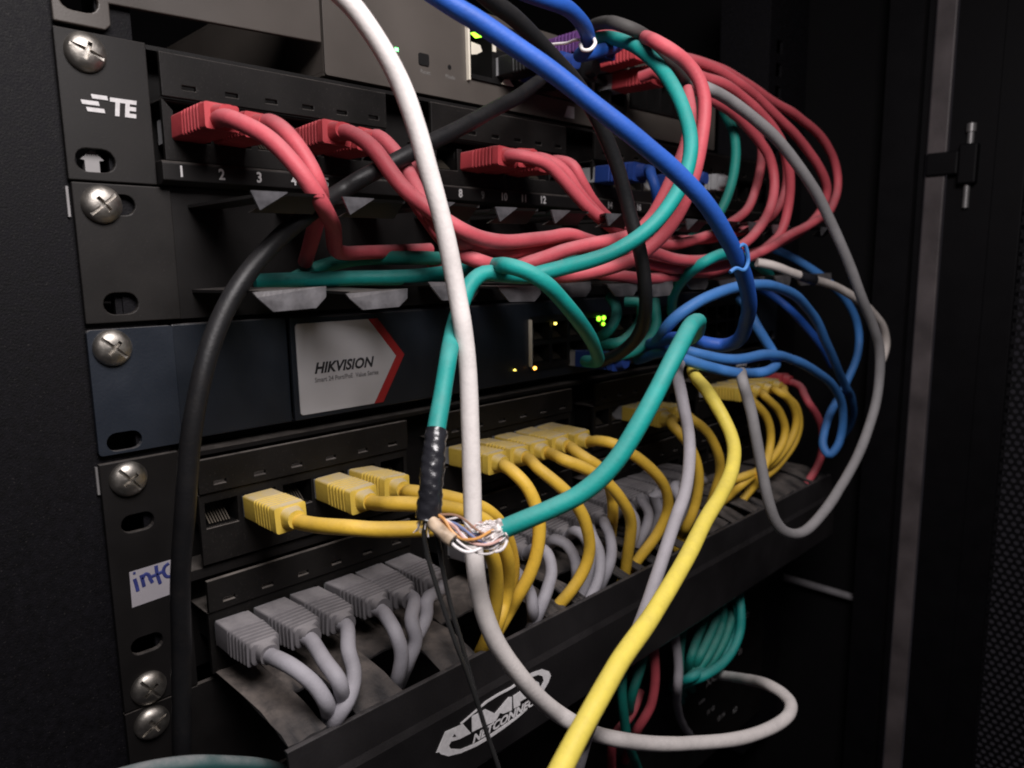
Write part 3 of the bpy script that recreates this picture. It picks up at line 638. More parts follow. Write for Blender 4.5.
PATHS = {
 'red_p1': [(28.5,-25,-19.8),(28.3,-33.1,-19.6),(31.2,-40,-22.4),(35,-45.9,-26.6),(38.2,-50.9,-32.4),(41.7,-54.5,-39),(45.9,-55,-45.1),(51.4,-50.6,-49.2),(57.6,-43.3,-52.6),(62.2,-36.1,-56.4),(66.6,-30.1,-59.5),(73.4,-25.8,-60.2),(81,-22.9,-60),(88.9,-21.1,-59.8),(96.9,-20.5,-59.6),(105,-20.3,-59.3),(113.2,-20.2,-59),(117.2,-20,-58.9)],
 'red_p2': [(42.5,-25,-19.6),(42.5,-33,-19.4),(42.2,-40.6,-21.9),(42.9,-46.9,-26.5),(45.4,-50.5,-33.4),(47.6,-52,-40.7),(52.9,-43.9,-45.6),(55.1,-37.8,-49.3),(57.2,-31.6,-53.8),(59,-25.3,-58.4),(61.5,-18.4,-61.8),(62.8,-15,-63.4)],
 'red_p3': [(71,-25,-19.8),(71,-33,-19.6),(71.3,-40.7,-22.3),(72.2,-47.9,-27),(74.7,-52.1,-33.3),(77.9,-55.7,-39.4),(80.7,-61.3,-44.7),(84.7,-66.5,-49.5),(89.9,-70.4,-53.5),(98.2,-70.4,-56),(107.5,-69.7,-57.1),(116,-69.3,-57.3),(124.2,-68.9,-56.9),(132.2,-68.3,-56.2),(140.2,-67.5,-55.2),(148,-66.5,-54.1),(155.6,-65.1,-54.3),(162.9,-63.6,-55.3),(170.5,-62.5,-56.3),(178.5,-61.4,-57.3),(186.8,-60.5,-58.4),(195,-60.1,-59.3),(203.1,-60.4,-60),(211,-61.5,-60.4),(218.8,-62.6,-61.5),(226.2,-64,-63.3),(231.9,-66,-64.3),(238.7,-67.1,-64.7),(249.5,-65.8,-64.6),(257.9,-66,-63.9),(263.4,-67.7,-62.8),(272.3,-67.2,-61.3),(280,-67.3,-59.5),(288.9,-66.5,-57.4),(298,-65.4,-54.9),(305,-65.1,-52.3),(312.1,-64.4,-49.1),(319,-63.7,-45.1),(325.5,-63,-40.4),(331.2,-62.2,-35),(335.9,-61.3,-28.5),(338.9,-60.2,-21.2),(339,-58.9,-13.4),(336,-57.7,-6.2),(330.2,-56.7,-0.8),(323.6,-55.9,3.6),(316.5,-55.2,7.3),(309.2,-54.6,10.5),(301.7,-54,13.2),(294,-53.4,15.3),(286.3,-52.7,17),(279.4,-51.3,18.8),(273.5,-49.5,21.2),(266.6,-47.8,23.2),(257.4,-46.9,23.4),(249.1,-44.7,25),(249.9,-37.9,28.8),(249,-30,28)],
 'red_p4': [(85,-25,-19.6),(84.9,-32.9,-19.3),(86.7,-38.8,-24.2),(88.1,-43.2,-30),(86.6,-48.9,-35.4),(85.2,-54.4,-41.2),(85.8,-58.8,-47.6),(88,-63.7,-54),(94.6,-65.5,-58),(105.7,-62.4,-59.7),(112.8,-63.5,-60.6),(119.5,-64.7,-60.8),(127.2,-64.4,-60.2),(135,-63.6,-59.2),(142.9,-62.6,-58.5),(150.8,-61,-57.7),(159,-59.2,-57.1),(167.2,-57.5,-57),(175.1,-56.3,-57.8),(182.5,-55.4,-59.1),(189.9,-54.6,-60.7),(197.6,-54.1,-62.3),(205.4,-54.1,-63.6),(213.3,-54.9,-64.6),(221,-56,-65.7),(227.9,-57.5,-66.8),(233.6,-60,-67.8),(243.1,-59.7,-68.2),(255.1,-57.9,-68.4),(262,-59.2,-68.2),(268.7,-60.5,-67.8),(276.5,-61.1,-67.3),(283,-62.3,-66.5),(290.9,-62.8,-65.5),(300.8,-62.3,-64.2),(310.1,-62.1,-62.5),(320.2,-61.4,-60.7),(325.2,-63.2,-58.8),(331.3,-64.2,-56.7),(338.6,-64.3,-54.4),(345.7,-64.5,-52.2),(353.4,-64.3,-50.2),(361.8,-63.6,-48.3),(369.8,-63.1,-46.5),(377.5,-62.7,-44.7),(383.8,-62.9,-42.9),(388.7,-63.6,-41.1),(401.9,-60.9,-38.9),(415.5,-58.1,-36.7),(418.8,-59.4,-34.5),(423.3,-59.8,-31),(429.4,-59.2,-26),(434.5,-58.5,-20),(437.1,-57.5,-12.5),(436,-56.5,-4.7),(432,-55.6,2),(425.9,-54.8,7.1),(419.1,-54.2,11.2),(411.9,-53.6,14.6),(404.4,-53.2,17.3),(396.8,-52.8,19.5),(389,-52.3,21.4),(381.2,-51.9,23.2),(373.4,-51.5,24.6),(365.5,-51,25.7),(357.6,-50.6,26.7),(349.7,-50.1,27.8),(341.9,-49.6,29.3),(334.1,-49.1,31),(326.3,-48.6,32.7),(318.5,-48,34.2),(310.7,-47.4,35.6),(302.8,-46.7,36.8),(294.9,-46,37.6),(286.9,-45.4,38.1),(279,-44.8,38.2),(271.1,-43.7,38),(263.3,-42.1,37.5),(257.1,-37.7,36.4),(256,-34,35.6)],
 'red_p8': [(154,-25,-19.8),(153.6,-32.9,-19.7),(159,-38.4,-21),(165.5,-42,-23.4),(170.9,-44.8,-28.6),(176,-47,-34.2),(181.4,-48.7,-39.3),(187.2,-49.8,-43.1),(193.3,-50.3,-46.2),(200.1,-49.7,-48.5),(207.8,-48.8,-50.5),(216.1,-47.8,-52.3),(224.3,-47.1,-53.9),(231.1,-47.6,-55.1),(238.8,-47.7,-55.9),(249,-46.2,-56.3),(258.6,-45.3,-56.1),(266.8,-45.4,-55.3),(274.7,-45.7,-54.1),(282.5,-46,-52.5),(290.3,-46.1,-50.8),(298,-46.2,-48.8),(305.6,-46.2,-46.7),(313.2,-46.1,-44.3),(320.7,-45.9,-41.7),(328.2,-45.4,-38.9),(335.5,-44.7,-35.8),(342.3,-43.8,-31.8),(348.4,-42.7,-26.9),(354.1,-41.4,-21.4),(359.4,-39.9,-15.7),(364.7,-38.3,-9.9),(369.7,-36.6,-4),(374,-34.6,2.4),(376.8,-32,9.4),(378.4,-29,16.6),(379.8,-26,23.8)],
 'red_p9': [(168,-25,-19.6),(167.7,-33,-19.4),(172.6,-38.7,-21.6),(177.6,-42.5,-26.3),(181.7,-44.8,-32.8),(187.7,-45.6,-38.2),(195,-45.3,-42.6),(203.3,-44.5,-46.1),(211.3,-43.6,-48.4),(218.5,-42.9,-49.9),(225.4,-42.4,-51),(231.2,-42.9,-52),(237.8,-43.2,-52.6),(247.1,-41.8,-53),(256.3,-40.6,-53.3),(264.4,-40.3,-53.4),(272.4,-40.1,-53.4),(280.3,-40.1,-53.2),(287.8,-40.4,-52.9),(295.8,-40.6,-52.4),(304.6,-40.5,-51.8),(312.6,-40.9,-51),(320.4,-41.4,-50),(328.3,-41.8,-48.9),(336.2,-42,-47.5),(344,-42.2,-46),(351.9,-42.2,-44.3),(359.6,-42.3,-42.3),(367.3,-42.2,-39.9),(374.7,-42,-36.8),(381.7,-41.7,-32.9),(388.1,-41.2,-28.2),(393.9,-40.5,-22.7),(398.7,-39.4,-16.4),(402.3,-38.2,-9.3),(404.5,-36.5,-1.8),(404.5,-34.5,5.9),(402.8,-32.2,13.4),(399.2,-29.7,20.1),(393.2,-27.4,24.9),(386.5,-25.1,28.6),(383.2,-24,30.6)],
 'red_p10': [(182,-25,-19.4),(181.9,-33,-19.3),(183.8,-40.2,-21.9),(187.1,-42.7,-28.8),(192.8,-43.1,-35.2),(201.1,-41.9,-40.1),(209.5,-40.5,-43.5),(217.4,-39.4,-45.7),(225,-38.4,-46.9),(234.3,-36.1,-47.6),(235.7,-39.4,-48.8),(243.6,-38,-49.6)],
 'red_hoop': [(213.9,-22.6,37.8),(212.8,-30.3,39.8),(213.5,-36.5,39.4),(210.2,-45.5,36.7),(207.4,-53.9,34.2),(206.8,-59.1,32.5),(198.6,-67.4,29),(190.7,-74.7,25.7),(187.6,-78.6,23.9),(184.1,-83.8,21.1),(186.5,-89.3,17),(192.4,-92.5,12.8),(196.3,-95.7,6.7),(197.6,-97.7,-0.8),(196.3,-98.7,-8.6),(194.1,-99,-16.3),(192.5,-98.4,-24),(190.7,-97.4,-31.7),(188.8,-95.8,-39.3),(187.2,-92.7,-46.5),(184.8,-89,-53.1),(180.9,-84.9,-58.7),(176.3,-80.5,-63.4),(169.7,-76.9,-66.1),(162.6,-74,-68),(155.2,-71.4,-69.4),(149.8,-65.8,-70.4),(147.2,-58.3,-70.4),(147.9,-50.4,-69.6),(147.7,-42.6,-68.5),(143.3,-36.2,-67.2),(136.5,-31.9,-65.9),(130.1,-27.6,-65.1),(125.7,-21.3,-64.4),(116.3,-20.9,-63.8)],
 'red_hoop2': [(230.9,-69.3,12.4),(227.8,-71.6,8.8),(224.4,-74.3,5.2),(219.3,-77.8,1),(213.8,-81.1,-3.8),(208.4,-84.1,-9),(203,-86.5,-14.4),(197.8,-88.2,-20.3),(192.8,-88.8,-26.6),(188.3,-88.3,-33.2),(185.3,-86.4,-40.4),(183,-83.3,-47.4),(178.7,-79.6,-53),(171.4,-77.4,-55.4),(163.7,-75.3,-56.6),(155.9,-73.7,-57.6),(148.1,-72.6,-58.9),(140.2,-71.8,-60.5),(132.5,-71.3,-62.5),(125.4,-70.1,-64.3),(121.1,-66.2,-66),(112.3,-65.9,-66),(99.5,-69.1,-64.2),(95.9,-62,-61.2),(94.5,-55,-56.1),(92.4,-50.9,-50.2),(92.2,-45.6,-44.5),(93.7,-39.7,-39.3),(96.8,-36.5,-32.7),(100.4,-34.3,-25.8),(104,-32,-19)],
 'red_arc2': [(262,-30,31),(262.9,-38,31.6),(262.7,-45.5,30.2),(267.7,-50.4,28.4),(275.2,-52.7,27.2),(282.7,-55.5,26),(290.4,-56.9,24.4),(298.2,-57.6,22.5),(305.9,-58.5,20.2),(313.3,-59.7,17.2),(320.5,-60.6,13.8),(327.6,-61.5,10.1),(334.2,-62.5,5.7),(340.2,-63.6,0.5),(345.2,-64.2,-5.8),(349,-64.2,-12.9),(351.9,-63.8,-20.4),(353.9,-62.8,-28.1),(354.2,-61.7,-36),(352.7,-60.6,-43.7),(349.2,-58.9,-50.5),(343.3,-56.6,-55.5),(337.6,-54.1,-59.3),(330,-52.7,-62.1),(319.8,-52.8,-64.5),(312.5,-51.6,-66.7),(305.3,-50.5,-68.8),(297.3,-50.1,-70.3),(289.3,-50.1,-71.1),(281.3,-50.5,-71),(273.3,-51.1,-70.8),(266.5,-51.2,-70.7),(261,-50.6,-71.1),(251,-53.1,-71.5),(240.6,-56,-72),(233.5,-56.6,-72.5),(225.6,-57.6,-72.9),(217.5,-58.1,-72.9),(209.4,-58.2,-72.4),(201.5,-57.5,-71.6),(194.4,-54.1,-70.6),(190.1,-47.4,-69.4),(186,-40.8,-67.7),(182.1,-34,-65.7)],
 'red_arc3': [(249,-30,39.5),(249.6,-37.9,40.3),(251.3,-44.4,36.3),(257.3,-48.2,34),(265.2,-49.7,34.5),(273.4,-51,34.2),(281.3,-52.1,33.4),(289.2,-53.3,32.2),(296.8,-54.7,30.2),(304.5,-55.9,28.1),(312.2,-56.4,26.2),(320.1,-56.6,24.4),(327.8,-57,22.2),(335.2,-58,19.3),(342.4,-59.3,16),(349.6,-60.2,12.8),(357,-60.9,9.8),(364.4,-61.3,6.7),(371.7,-61.8,3.3),(378.7,-62.5,-0.6),(385.4,-63.4,-4.8),(391.9,-64,-9.6),(398.1,-64.3,-14.7),(403.2,-64.3,-20.6),(405,-63,-28.2),(406.1,-59.5,-35.1),(398.7,-58.1,-40.7),(388.2,-57.9,-45.1),(382,-56.2,-48.3),(374.9,-54.8,-50.9),(367.4,-53.3,-53.4),(359.9,-51.7,-55.5),(352.3,-50,-57.5),(344.6,-48.3,-59.2),(336.9,-46.8,-60.9),(329.2,-45.3,-62.5),(321.4,-43.8,-63.9),(313.7,-42.2,-65.1),(305.9,-40.3,-66),(298.2,-38.1,-66.6),(290.5,-36,-67.2)],
 'red_far': [(427,-30,-150),(427.5,-38.1,-150),(424.2,-44.9,-152.1),(418.6,-49.8,-155.4),(415.3,-54.6,-160.5),(420,-56.5,-166.6),(425.1,-57.5,-172.8),(430.1,-57.9,-179.3),(432.8,-58.1,-186.9),(433.3,-58.1,-195),(431.4,-57.4,-202.8),(428,-56.1,-210),(423.9,-54,-216.7),(421.8,-51,-223.8),(423.4,-47.5,-231),(425.5,-44,-238)],
 'teal_splice_upper': [(208.8,-26.2,35.2),(206.7,-32.3,36.9),(204.7,-40.4,35.8),(200,-49.9,32.6),(198.3,-56.3,29.9),(195.8,-62.9,26.5),(191.8,-70.1,22.3),(190.8,-75,18.6),(190,-79.8,14.3),(188.1,-85.2,9),(186.1,-90.4,3.2),(184.3,-95,-3),(182.3,-99,-9.7),(179.8,-102.4,-16.6),(176.9,-104.6,-23.7),(173.6,-105.4,-30.9),(169.5,-105.2,-37.8),(164.7,-104,-44.1),(159.3,-102.1,-49.8),(153.5,-99.5,-54.6),(147.1,-96.8,-58.7),(140.5,-93.8,-62.1),(133.7,-90.3,-64.4),(126.5,-87.1,-66.1),(119,-84.7,-67.7),(111.9,-80.8,-69.5),(104,-77.7,-69.1),(97.5,-73.5,-68.5),(91.8,-72.8,-71.9),(87.1,-73.3,-77.8),(83.1,-74.6,-83.7),(76.7,-79.6,-89.1),(69.7,-85.7,-94.3),(66.8,-87.3,-100.2),(63.5,-89.5,-106.3),(59.3,-92.7,-112.2),(55.7,-95.3,-118.9),(53.1,-97.1,-126.2),(50.9,-98.3,-133.9),(50.1,-98.4,-137.8)],
 'teal_splice_lower': [(64.8,-113.9,-141.5),(70.5,-118.7,-138.6),(76.6,-123,-135.9),(82.7,-127.2,-132.8),(88.3,-130.8,-128.4),(93.4,-133.5,-123),(98.3,-135.1,-116.9),(103,-136.3,-110.5),(107.9,-136.9,-104.3),(113.3,-136.8,-98.4),(119.4,-136.1,-93.3),(126.2,-134.6,-89.4),(133.4,-132.2,-86.9),(140.7,-129.2,-86),(148,-126,-85.8),(155.2,-122.5,-86.3),(162.2,-118.8,-87.1),(169,-114.9,-88.4),(175.7,-110.9,-90.1),(182.3,-106.6,-91.8),(188.6,-102.1,-93.6),(194,-97.8,-95.4),(195.6,-95.4,-96.7),(197.1,-92.9,-97.5),(206.3,-85.3,-99),(215.9,-77.2,-100.4),(219.3,-74.1,-100.9)],
 'teal_switch': [(42.6,-16,-70.2),(50.4,-18,-70),(58.1,-20.1,-69.8),(65.9,-22.1,-69.8),(73.6,-24.4,-69.8),(80.9,-27.6,-69.7),(87.9,-31.6,-69.6),(94.2,-36.5,-69.2),(99.9,-42.1,-68.5),(104.2,-48.7,-67.7),(107.1,-54.9,-66.8),(109.3,-60.7,-66),(104.1,-73.3,-65.7),(98.2,-84.8,-66),(101.5,-89.5,-67.9),(107.4,-92.8,-72.1),(114.1,-92.5,-76.5),(120.9,-91.2,-80.6),(127.7,-89,-84.2),(134.4,-86.2,-87.6),(141.1,-83.2,-91),(147.6,-79.9,-94.2),(154.1,-76.3,-97.2),(160.5,-72.3,-100.1),(166.8,-68.1,-102.8),(173,-63.7,-105.3),(178.9,-58.8,-107.5),(184.3,-53.1,-109.2),(188.6,-46.4,-110.2),(193.3,-40,-111),(199.6,-35.5,-111.9),(205.5,-33.5,-112.6),(211.7,-32.2,-113.2),(224.7,-25.4,-115),(231.3,-21.9,-115.9)],
 'teal_duct': [(50.1,-11.7,-73.2),(58,-12.1,-70.3),(66,-12.4,-67.2),(72.8,-15.1,-64.6),(81.3,-15.2,-62.9),(91.2,-13.6,-62.2),(95.2,-20.5,-62.2),(98,-28.3,-62.3),(106.3,-28.5,-62.2),(120.5,-21.6,-62.1),(132.9,-17.4,-62.1),(137,-22.6,-62.2),(142.3,-26.1,-62.3),(149.8,-26.9,-62.2),(157.7,-27.3,-62.2),(165.6,-27.6,-62.2),(173.5,-27.9,-62.4),(181.4,-28.3,-62.6),(189.3,-28.7,-63),(197.2,-29.1,-63.4),(205.1,-29.4,-63.8),(213,-29.8,-64.3),(216.9,-30,-64.5)],
 'teal_right': [(276.2,-34,-92.3),(270.4,-37.9,-88.3),(264.6,-41.6,-84.3),(260.5,-45.1,-80.5),(257,-49.4,-77.1),(250,-57,-73.5),(244.4,-65.1,-69.3),(243.4,-73,-65),(252.7,-74.2,-62.5),(261,-73.1,-61.9),(266.4,-73,-61.9),(276.1,-70.4,-62),(287,-66.9,-62.3),(293.7,-65.5,-62.9),(306.5,-60.7,-63.6),(316.3,-57.6,-64.4),(319.2,-58,-65.3),(328.1,-55.3,-66.2),(336.2,-53.1,-67.4),(341.8,-52.1,-68.6),(349,-50.2,-69.8),(356.6,-48.2,-71.1),(364.3,-46.1,-72.4),(372,-44,-73.7)],
 'teal_arc': [(362,-26,24),(354.4,-28,23.5),(346.7,-29.9,23.2),(339,-31.8,23),(331.3,-33.7,22.8),(323.7,-35.8,22.2),(316.4,-38.4,20.6),(312.7,-42.4,15.7),(314.5,-45.9,8.9),(315.7,-47.6,1.3),(315.9,-48.2,-6.6),(314.7,-48.2,-14.4),(312.7,-47.8,-22),(309.9,-47,-29.4),(306.3,-45.6,-36.3),(301.7,-43.3,-42.4),(297.8,-38.8,-47.4),(294.5,-33.1,-51.6)],
 'teal_low1': [(243.4,-26,-85.5),(246.6,-33.4,-86.2),(242.8,-37.2,-91.8),(236.9,-38.4,-97.2),(229.7,-38.4,-101.7),(220.6,-39,-104.5),(220.3,-31,-105.5),(223.5,-25,-105.2)],
 'teal_low2': [(233,-24,-82),(230,-30.1,-86.7),(224.9,-34.2,-92.4),(217.4,-35.6,-98.1),(221.2,-27.1,-102.4),(226.5,-21.4,-103.6)],
 'teal_low3': [(265.4,-30,-85.3),(262.5,-32.8,-91.7),(261.1,-33.9,-98),(257.4,-33.9,-103.2),(250,-34.9,-107),(242.5,-35.3,-109.6),(232.4,-36.2,-111.2),(225.2,-32.6,-112.5),(222.6,-29.7,-113.1)],
 'blue_main': [(-25,-45,140),(-22.2,-46.1,132.6),(-19.6,-47.1,125.1),(-17,-48.1,117.5),(-14.4,-49,110),(-11.8,-50,102.5),(-9,-51.1,95.1),(-6.1,-52.3,87.7),(-2.8,-53.7,80.6),(0.8,-55.4,73.6),(4.7,-57.3,66.8),(8.7,-59.5,60.1),(12.9,-62,53.5),(17.3,-64.7,47.2),(22.1,-67.3,41.3),(27.2,-69.7,35.8),(32.8,-72.1,30.9),(38.6,-75.1,26.4),(44.5,-78.5,22.2),(50.4,-82.1,18.2),(56.4,-85.8,14.3),(62.3,-89.5,10.4),(68.2,-93.3,6.6),(74.4,-97.1,3.2),(80.5,-100.6,-0.6),(86.5,-104.1,-4.6),(92.4,-107.7,-8.7),(98.1,-111.3,-13.1),(103.5,-114.9,-17.7),(109.2,-118.3,-22.2),(115.1,-121.5,-26.6),(120.9,-124.6,-31.1),(126.8,-127.7,-35.6),(132.5,-130.5,-40.4),(138.3,-132.8,-45.5),(144.3,-134,-50.7),(150.4,-134.3,-55.8),(156.7,-134.2,-60.8),(162.9,-133.4,-65.8),(169.1,-132.1,-70.7),(175.2,-130.3,-75.6),(181.2,-128.2,-80.4),(187.2,-125.2,-84.8),(192.9,-121.4,-88.9),(198,-117.7,-93.8),(202.2,-112.5,-98.1),(204,-105.7,-100.3),(201.3,-100.4,-99.7),(201.6,-93.8,-98.8),(207.8,-84.4,-98.7),(212.3,-77.5,-99.3),(219.1,-69.9,-100.5),(223.1,-64.5,-101.7),(229.6,-57.8,-103.2),(236.2,-50.9,-104.8),(243.5,-43.7,-106.5),(252.1,-35.7,-108.5),(259.7,-28.2,-110.2),(262.1,-24.3,-111.3),(263.5,-20.9,-112.2)],
 'blue_top': [(45,-50,110),(48.1,-51.2,102.8),(51,-52.4,95.5),(53.8,-53.5,88.1),(56.6,-54.6,80.8),(59.6,-55.8,73.5),(62.8,-57.1,66.4),(66.5,-58.6,59.5),(70.7,-60.3,53),(75.6,-62.4,47.1),(80.9,-64.8,41.7),(86.7,-67.3,36.9),(93.2,-69.5,32.9),(100.4,-71.2,30),(108,-72.5,28.3),(115.8,-73.5,27.3),(123.7,-74.3,26.6),(131.6,-75.1,26.3),(139.5,-75.1,26.2),(147.2,-73.5,25.1),(154.5,-70.7,23.7),(161.2,-66.8,22.2),(167.3,-61.8,20.7),(172.3,-55.8,20.4),(177.4,-49.8,21.3),(184.4,-47.1,23.5),(190.8,-46.3,25.7),(196.7,-46.3,27.8),(206.2,-43.6,31.2),(217,-39.8,35)],
 'blue_arch': [(272.3,-23.8,-112),(268.2,-27.1,-110.8),(266.1,-28.9,-110),(260.8,-32.9,-108.9),(251.5,-39.5,-107.2),(242.1,-46.4,-105.3),(234.3,-52.3,-103.5),(227,-58.3,-101.4),(221,-64,-98.7),(217.4,-68.8,-95.2),(217.3,-74.1,-90.4),(221.6,-78.7,-85.7),(228.1,-81.8,-82.3),(235.7,-83.2,-80.4),(243.4,-84.4,-78.9),(251.2,-85.3,-77.7),(259.1,-85.8,-76.9),(267.1,-86.1,-76.6),(275.1,-86.2,-76.7),(283,-86.2,-77.2),(290.9,-85.9,-78.2),(298.8,-85.5,-79.4),(306.6,-85,-80.9),(314.3,-84.5,-82.8),(321.9,-84,-85),(329.4,-83.5,-87.6),(336.8,-83,-90.5),(344.1,-82.6,-93.8),(351.2,-82.1,-97.4),(357.9,-81.6,-101.6),(364.3,-81.2,-106.4),(370.5,-80.6,-111.3),(376.9,-80,-116.1),(383.4,-79.3,-120.6),(389.9,-78.5,-125.1),(396.5,-77.6,-129.5),(403.2,-76.6,-133.7),(410,-75.5,-137.7),(416.9,-74.5,-141.4),(423.9,-73.4,-145),(429.8,-72.7,-148.3),(435.5,-72,-151.6),(445.7,-69.6,-155.6),(454,-67.7,-159.5),(459.3,-66.6,-162.9),(465.6,-65,-166.8),(472.2,-63,-170.9),(478.6,-60.9,-175),(485,-58.6,-179.3),(491.1,-56.1,-183.7),(497,-53.3,-188.3),(502.4,-50.1,-193.2),(506.9,-46.2,-198.4),(511,-42,-203.8),(513.2,-40,-206.5)],
 'blue_loop': [(258,-24,-118),(253.4,-29.9,-116.3),(250.1,-34.8,-114.7),(247.2,-39.4,-113.2),(241.1,-46.4,-111.2),(234.7,-53.9,-109.5),(229.1,-61.6,-108.5),(225.7,-69.4,-109.5),(230.7,-74.9,-112.3),(237.6,-78.4,-115),(244.3,-80.6,-117),(248.4,-83.7,-118.3),(255.1,-85.1,-119.6),(272,-81.4,-122),(282.5,-80.8,-123),(286,-83.2,-122.7),(292.1,-83.6,-122.4),(299,-83,-121.6),(307.7,-80.5,-120.3),(313.9,-75.4,-115.3),(309.8,-72.7,-108.6),(305.8,-70.1,-101.8),(307,-65.8,-95.6),(312.2,-61.1,-91.8),(317.8,-55.9,-89.4),(323.7,-50.6,-88.1),(326.6,-48,-87.4)],
 'blue_long': [(284,-24,-116),(277.6,-28.6,-114.5),(271.2,-33,-112.9),(264.7,-37.3,-111.3),(258.2,-41.6,-109.7),(251.8,-46.2,-108.2),(245.6,-51,-106.9),(240.2,-56.8,-106),(238.6,-64.3,-107.2),(242.5,-70.6,-109.5),(249.3,-74.3,-111.6),(256.4,-77.4,-113.1),(264.1,-79.6,-113.9),(271.9,-80.8,-114.1),(279.9,-81.4,-114),(287.8,-81.8,-114),(295,-82.6,-114.5),(301.8,-83.5,-115.4),(311.1,-83.1,-117),(320,-82.7,-118.9),(327.2,-83.1,-120.8),(334.7,-83.1,-123),(342.3,-83.1,-125.4),(349.9,-83,-127.9),(357.4,-82.9,-130.6),(364.9,-82.7,-133.4),(372.3,-82.4,-136.4),(379.5,-82.1,-139.8),(386.5,-81.7,-143.5),(393.4,-81.2,-147.5),(400,-80.7,-152),(405.9,-80.1,-157.3),(410.3,-79.4,-163.9),(413.2,-78.6,-171.3),(413.9,-77.6,-179.1),(411.5,-76.5,-186.6),(408.6,-72.7,-192.8),(409.5,-67.9,-187.4),(413,-66.6,-180.5),(417.5,-66.2,-173.9),(423,-65.9,-168.1),(429,-66,-163.4),(433.9,-66.7,-158.9),(442,-66.3,-154.9),(452.1,-65,-150.7),(456.7,-65.6,-145.1),(461,-66.2,-139.3),(465.9,-66.2,-133),(469.4,-65.7,-125.9),(471.1,-64.8,-118.2),(469.8,-63.6,-110.5),(465.8,-62.4,-103.7),(460.7,-61.1,-97.7),(455.1,-59.7,-92.2),(448.8,-58.4,-87.4),(442.2,-56.9,-83.3),(435.5,-55,-79.2),(429.3,-52.3,-75),(423.4,-49,-70.9),(417.8,-45,-66.8),(413,-39.9,-63),(409.3,-33.8,-59.6),(406,-27.2,-56.4),(404.3,-24,-54.8)],
 'blue_behind': [(412.8,-6,-82),(408.1,-12.5,-82.8),(403.2,-19,-83.4),(398.5,-25.5,-84.3),(394.7,-32.4,-86.2),(392.2,-39.4,-89.4),(392.3,-45.9,-94),(397.4,-49.3,-99.1),(403.6,-51.2,-103.9),(408.9,-53.8,-109.4),(413.6,-56.7,-115.3),(419,-58.5,-121),(425.1,-59.3,-126.3),(431.4,-59.6,-131.4),(437.6,-60,-136.6)],
 'blue_te13': [(248,-26,-18.5),(248.6,-33.7,-18.3),(244.5,-39.9,-19.6),(238.5,-44.2,-21.8),(237,-47.7,-27.6),(240.3,-47.3,-34.5),(244.4,-43.7,-39.9),(248.7,-38.5,-43.8),(250.8,-36,-45.8)],
 'dark_top': [(210.3,-19.4,41.4),(209.5,-27.1,43.1),(206.2,-34.8,42.7),(201.4,-41.4,41.1),(196.5,-47.4,39.2),(191.8,-53.6,36.9),(186.7,-61.2,33.8),(189.3,-67.6,30.7),(201,-67,29.9),(208.4,-68.1,26.6),(213.5,-69.8,22.8),(220.4,-69.2,20.4),(227,-67.9,18.5),(234.1,-65.5,17.3),(239.7,-63.1,16.2),(249.3,-57.9,16.4),(257.4,-53.5,16.3),(260.2,-52.2,15.8)],
 'grey_right': [(273.9,-37.7,23.1),(270.8,-41.3,23.4),(261.8,-48.6,22.1),(255.2,-54.5,21.1),(247.8,-60.9,19.2),(238.2,-68.3,16.3),(231.6,-74,13.9),(229.4,-79.2,11.4),(238,-81,9.8),(246,-82,8.1),(253.4,-83.6,5.5),(260.6,-85.1,2.6),(267.8,-86.6,-0.7),(274.8,-88,-4.1),(281.7,-89.5,-8),(288.2,-91,-12.2),(294.5,-92.6,-16.9),(300.6,-94.1,-21.7),(306.8,-95.3,-26.7),(312.8,-96.5,-31.8),(318.4,-97.7,-37.3),(323.7,-98.9,-43.2),(328.6,-100.2,-49.3),(332.8,-101.8,-55.9),(336.8,-103.3,-62.6),(341.1,-104.5,-69.2),(345.6,-105.6,-75.8),(350.2,-106.5,-82.2),(355.1,-107.4,-88.4),(360.4,-108.1,-94.3),(365.8,-108.7,-100.2),(370.9,-109.3,-106.3),(376.1,-109.7,-112.3),(379.7,-110,-119.4),(381.2,-110.1,-127.2),(381.3,-110,-135.1),(379.8,-110,-143),(376.9,-110,-150.4),(372.8,-110,-157.2),(367.9,-110,-163.5),(362.3,-110,-169.1),(356,-110,-174.1),(349.5,-110,-178.6),(342.7,-110,-182.9),(335.8,-110.1,-186.9),(328.7,-110.1,-190.5),(321.5,-110.2,-193.8),(314.1,-110.1,-196.9),(306.7,-109.7,-199.9),(299.3,-109.2,-202.7),(291.6,-108.5,-204.7),(283.7,-107.5,-204.7),(276.2,-106.2,-202.5),(269.5,-104.9,-198.4),(264.6,-103.5,-192.3),(261.2,-102.2,-185.2),(258.9,-100.9,-177.7),(257.6,-99.7,-169.9),(256.6,-98.5,-162.1),(255.5,-97.3,-154.3),(254.4,-96,-146.5),(254,-94.4,-138.7),(252.9,-92.7,-130.9),(250.7,-91.5,-123.4),(259.2,-85.9,-120.8),(274.7,-77.4,-121.8),(281.6,-73.7,-122),(285,-71.8,-121.2),(291.1,-68.7,-120.9),(298.1,-65.1,-120.9),(305.3,-61.6,-120.8),(312.4,-58,-120.8)],
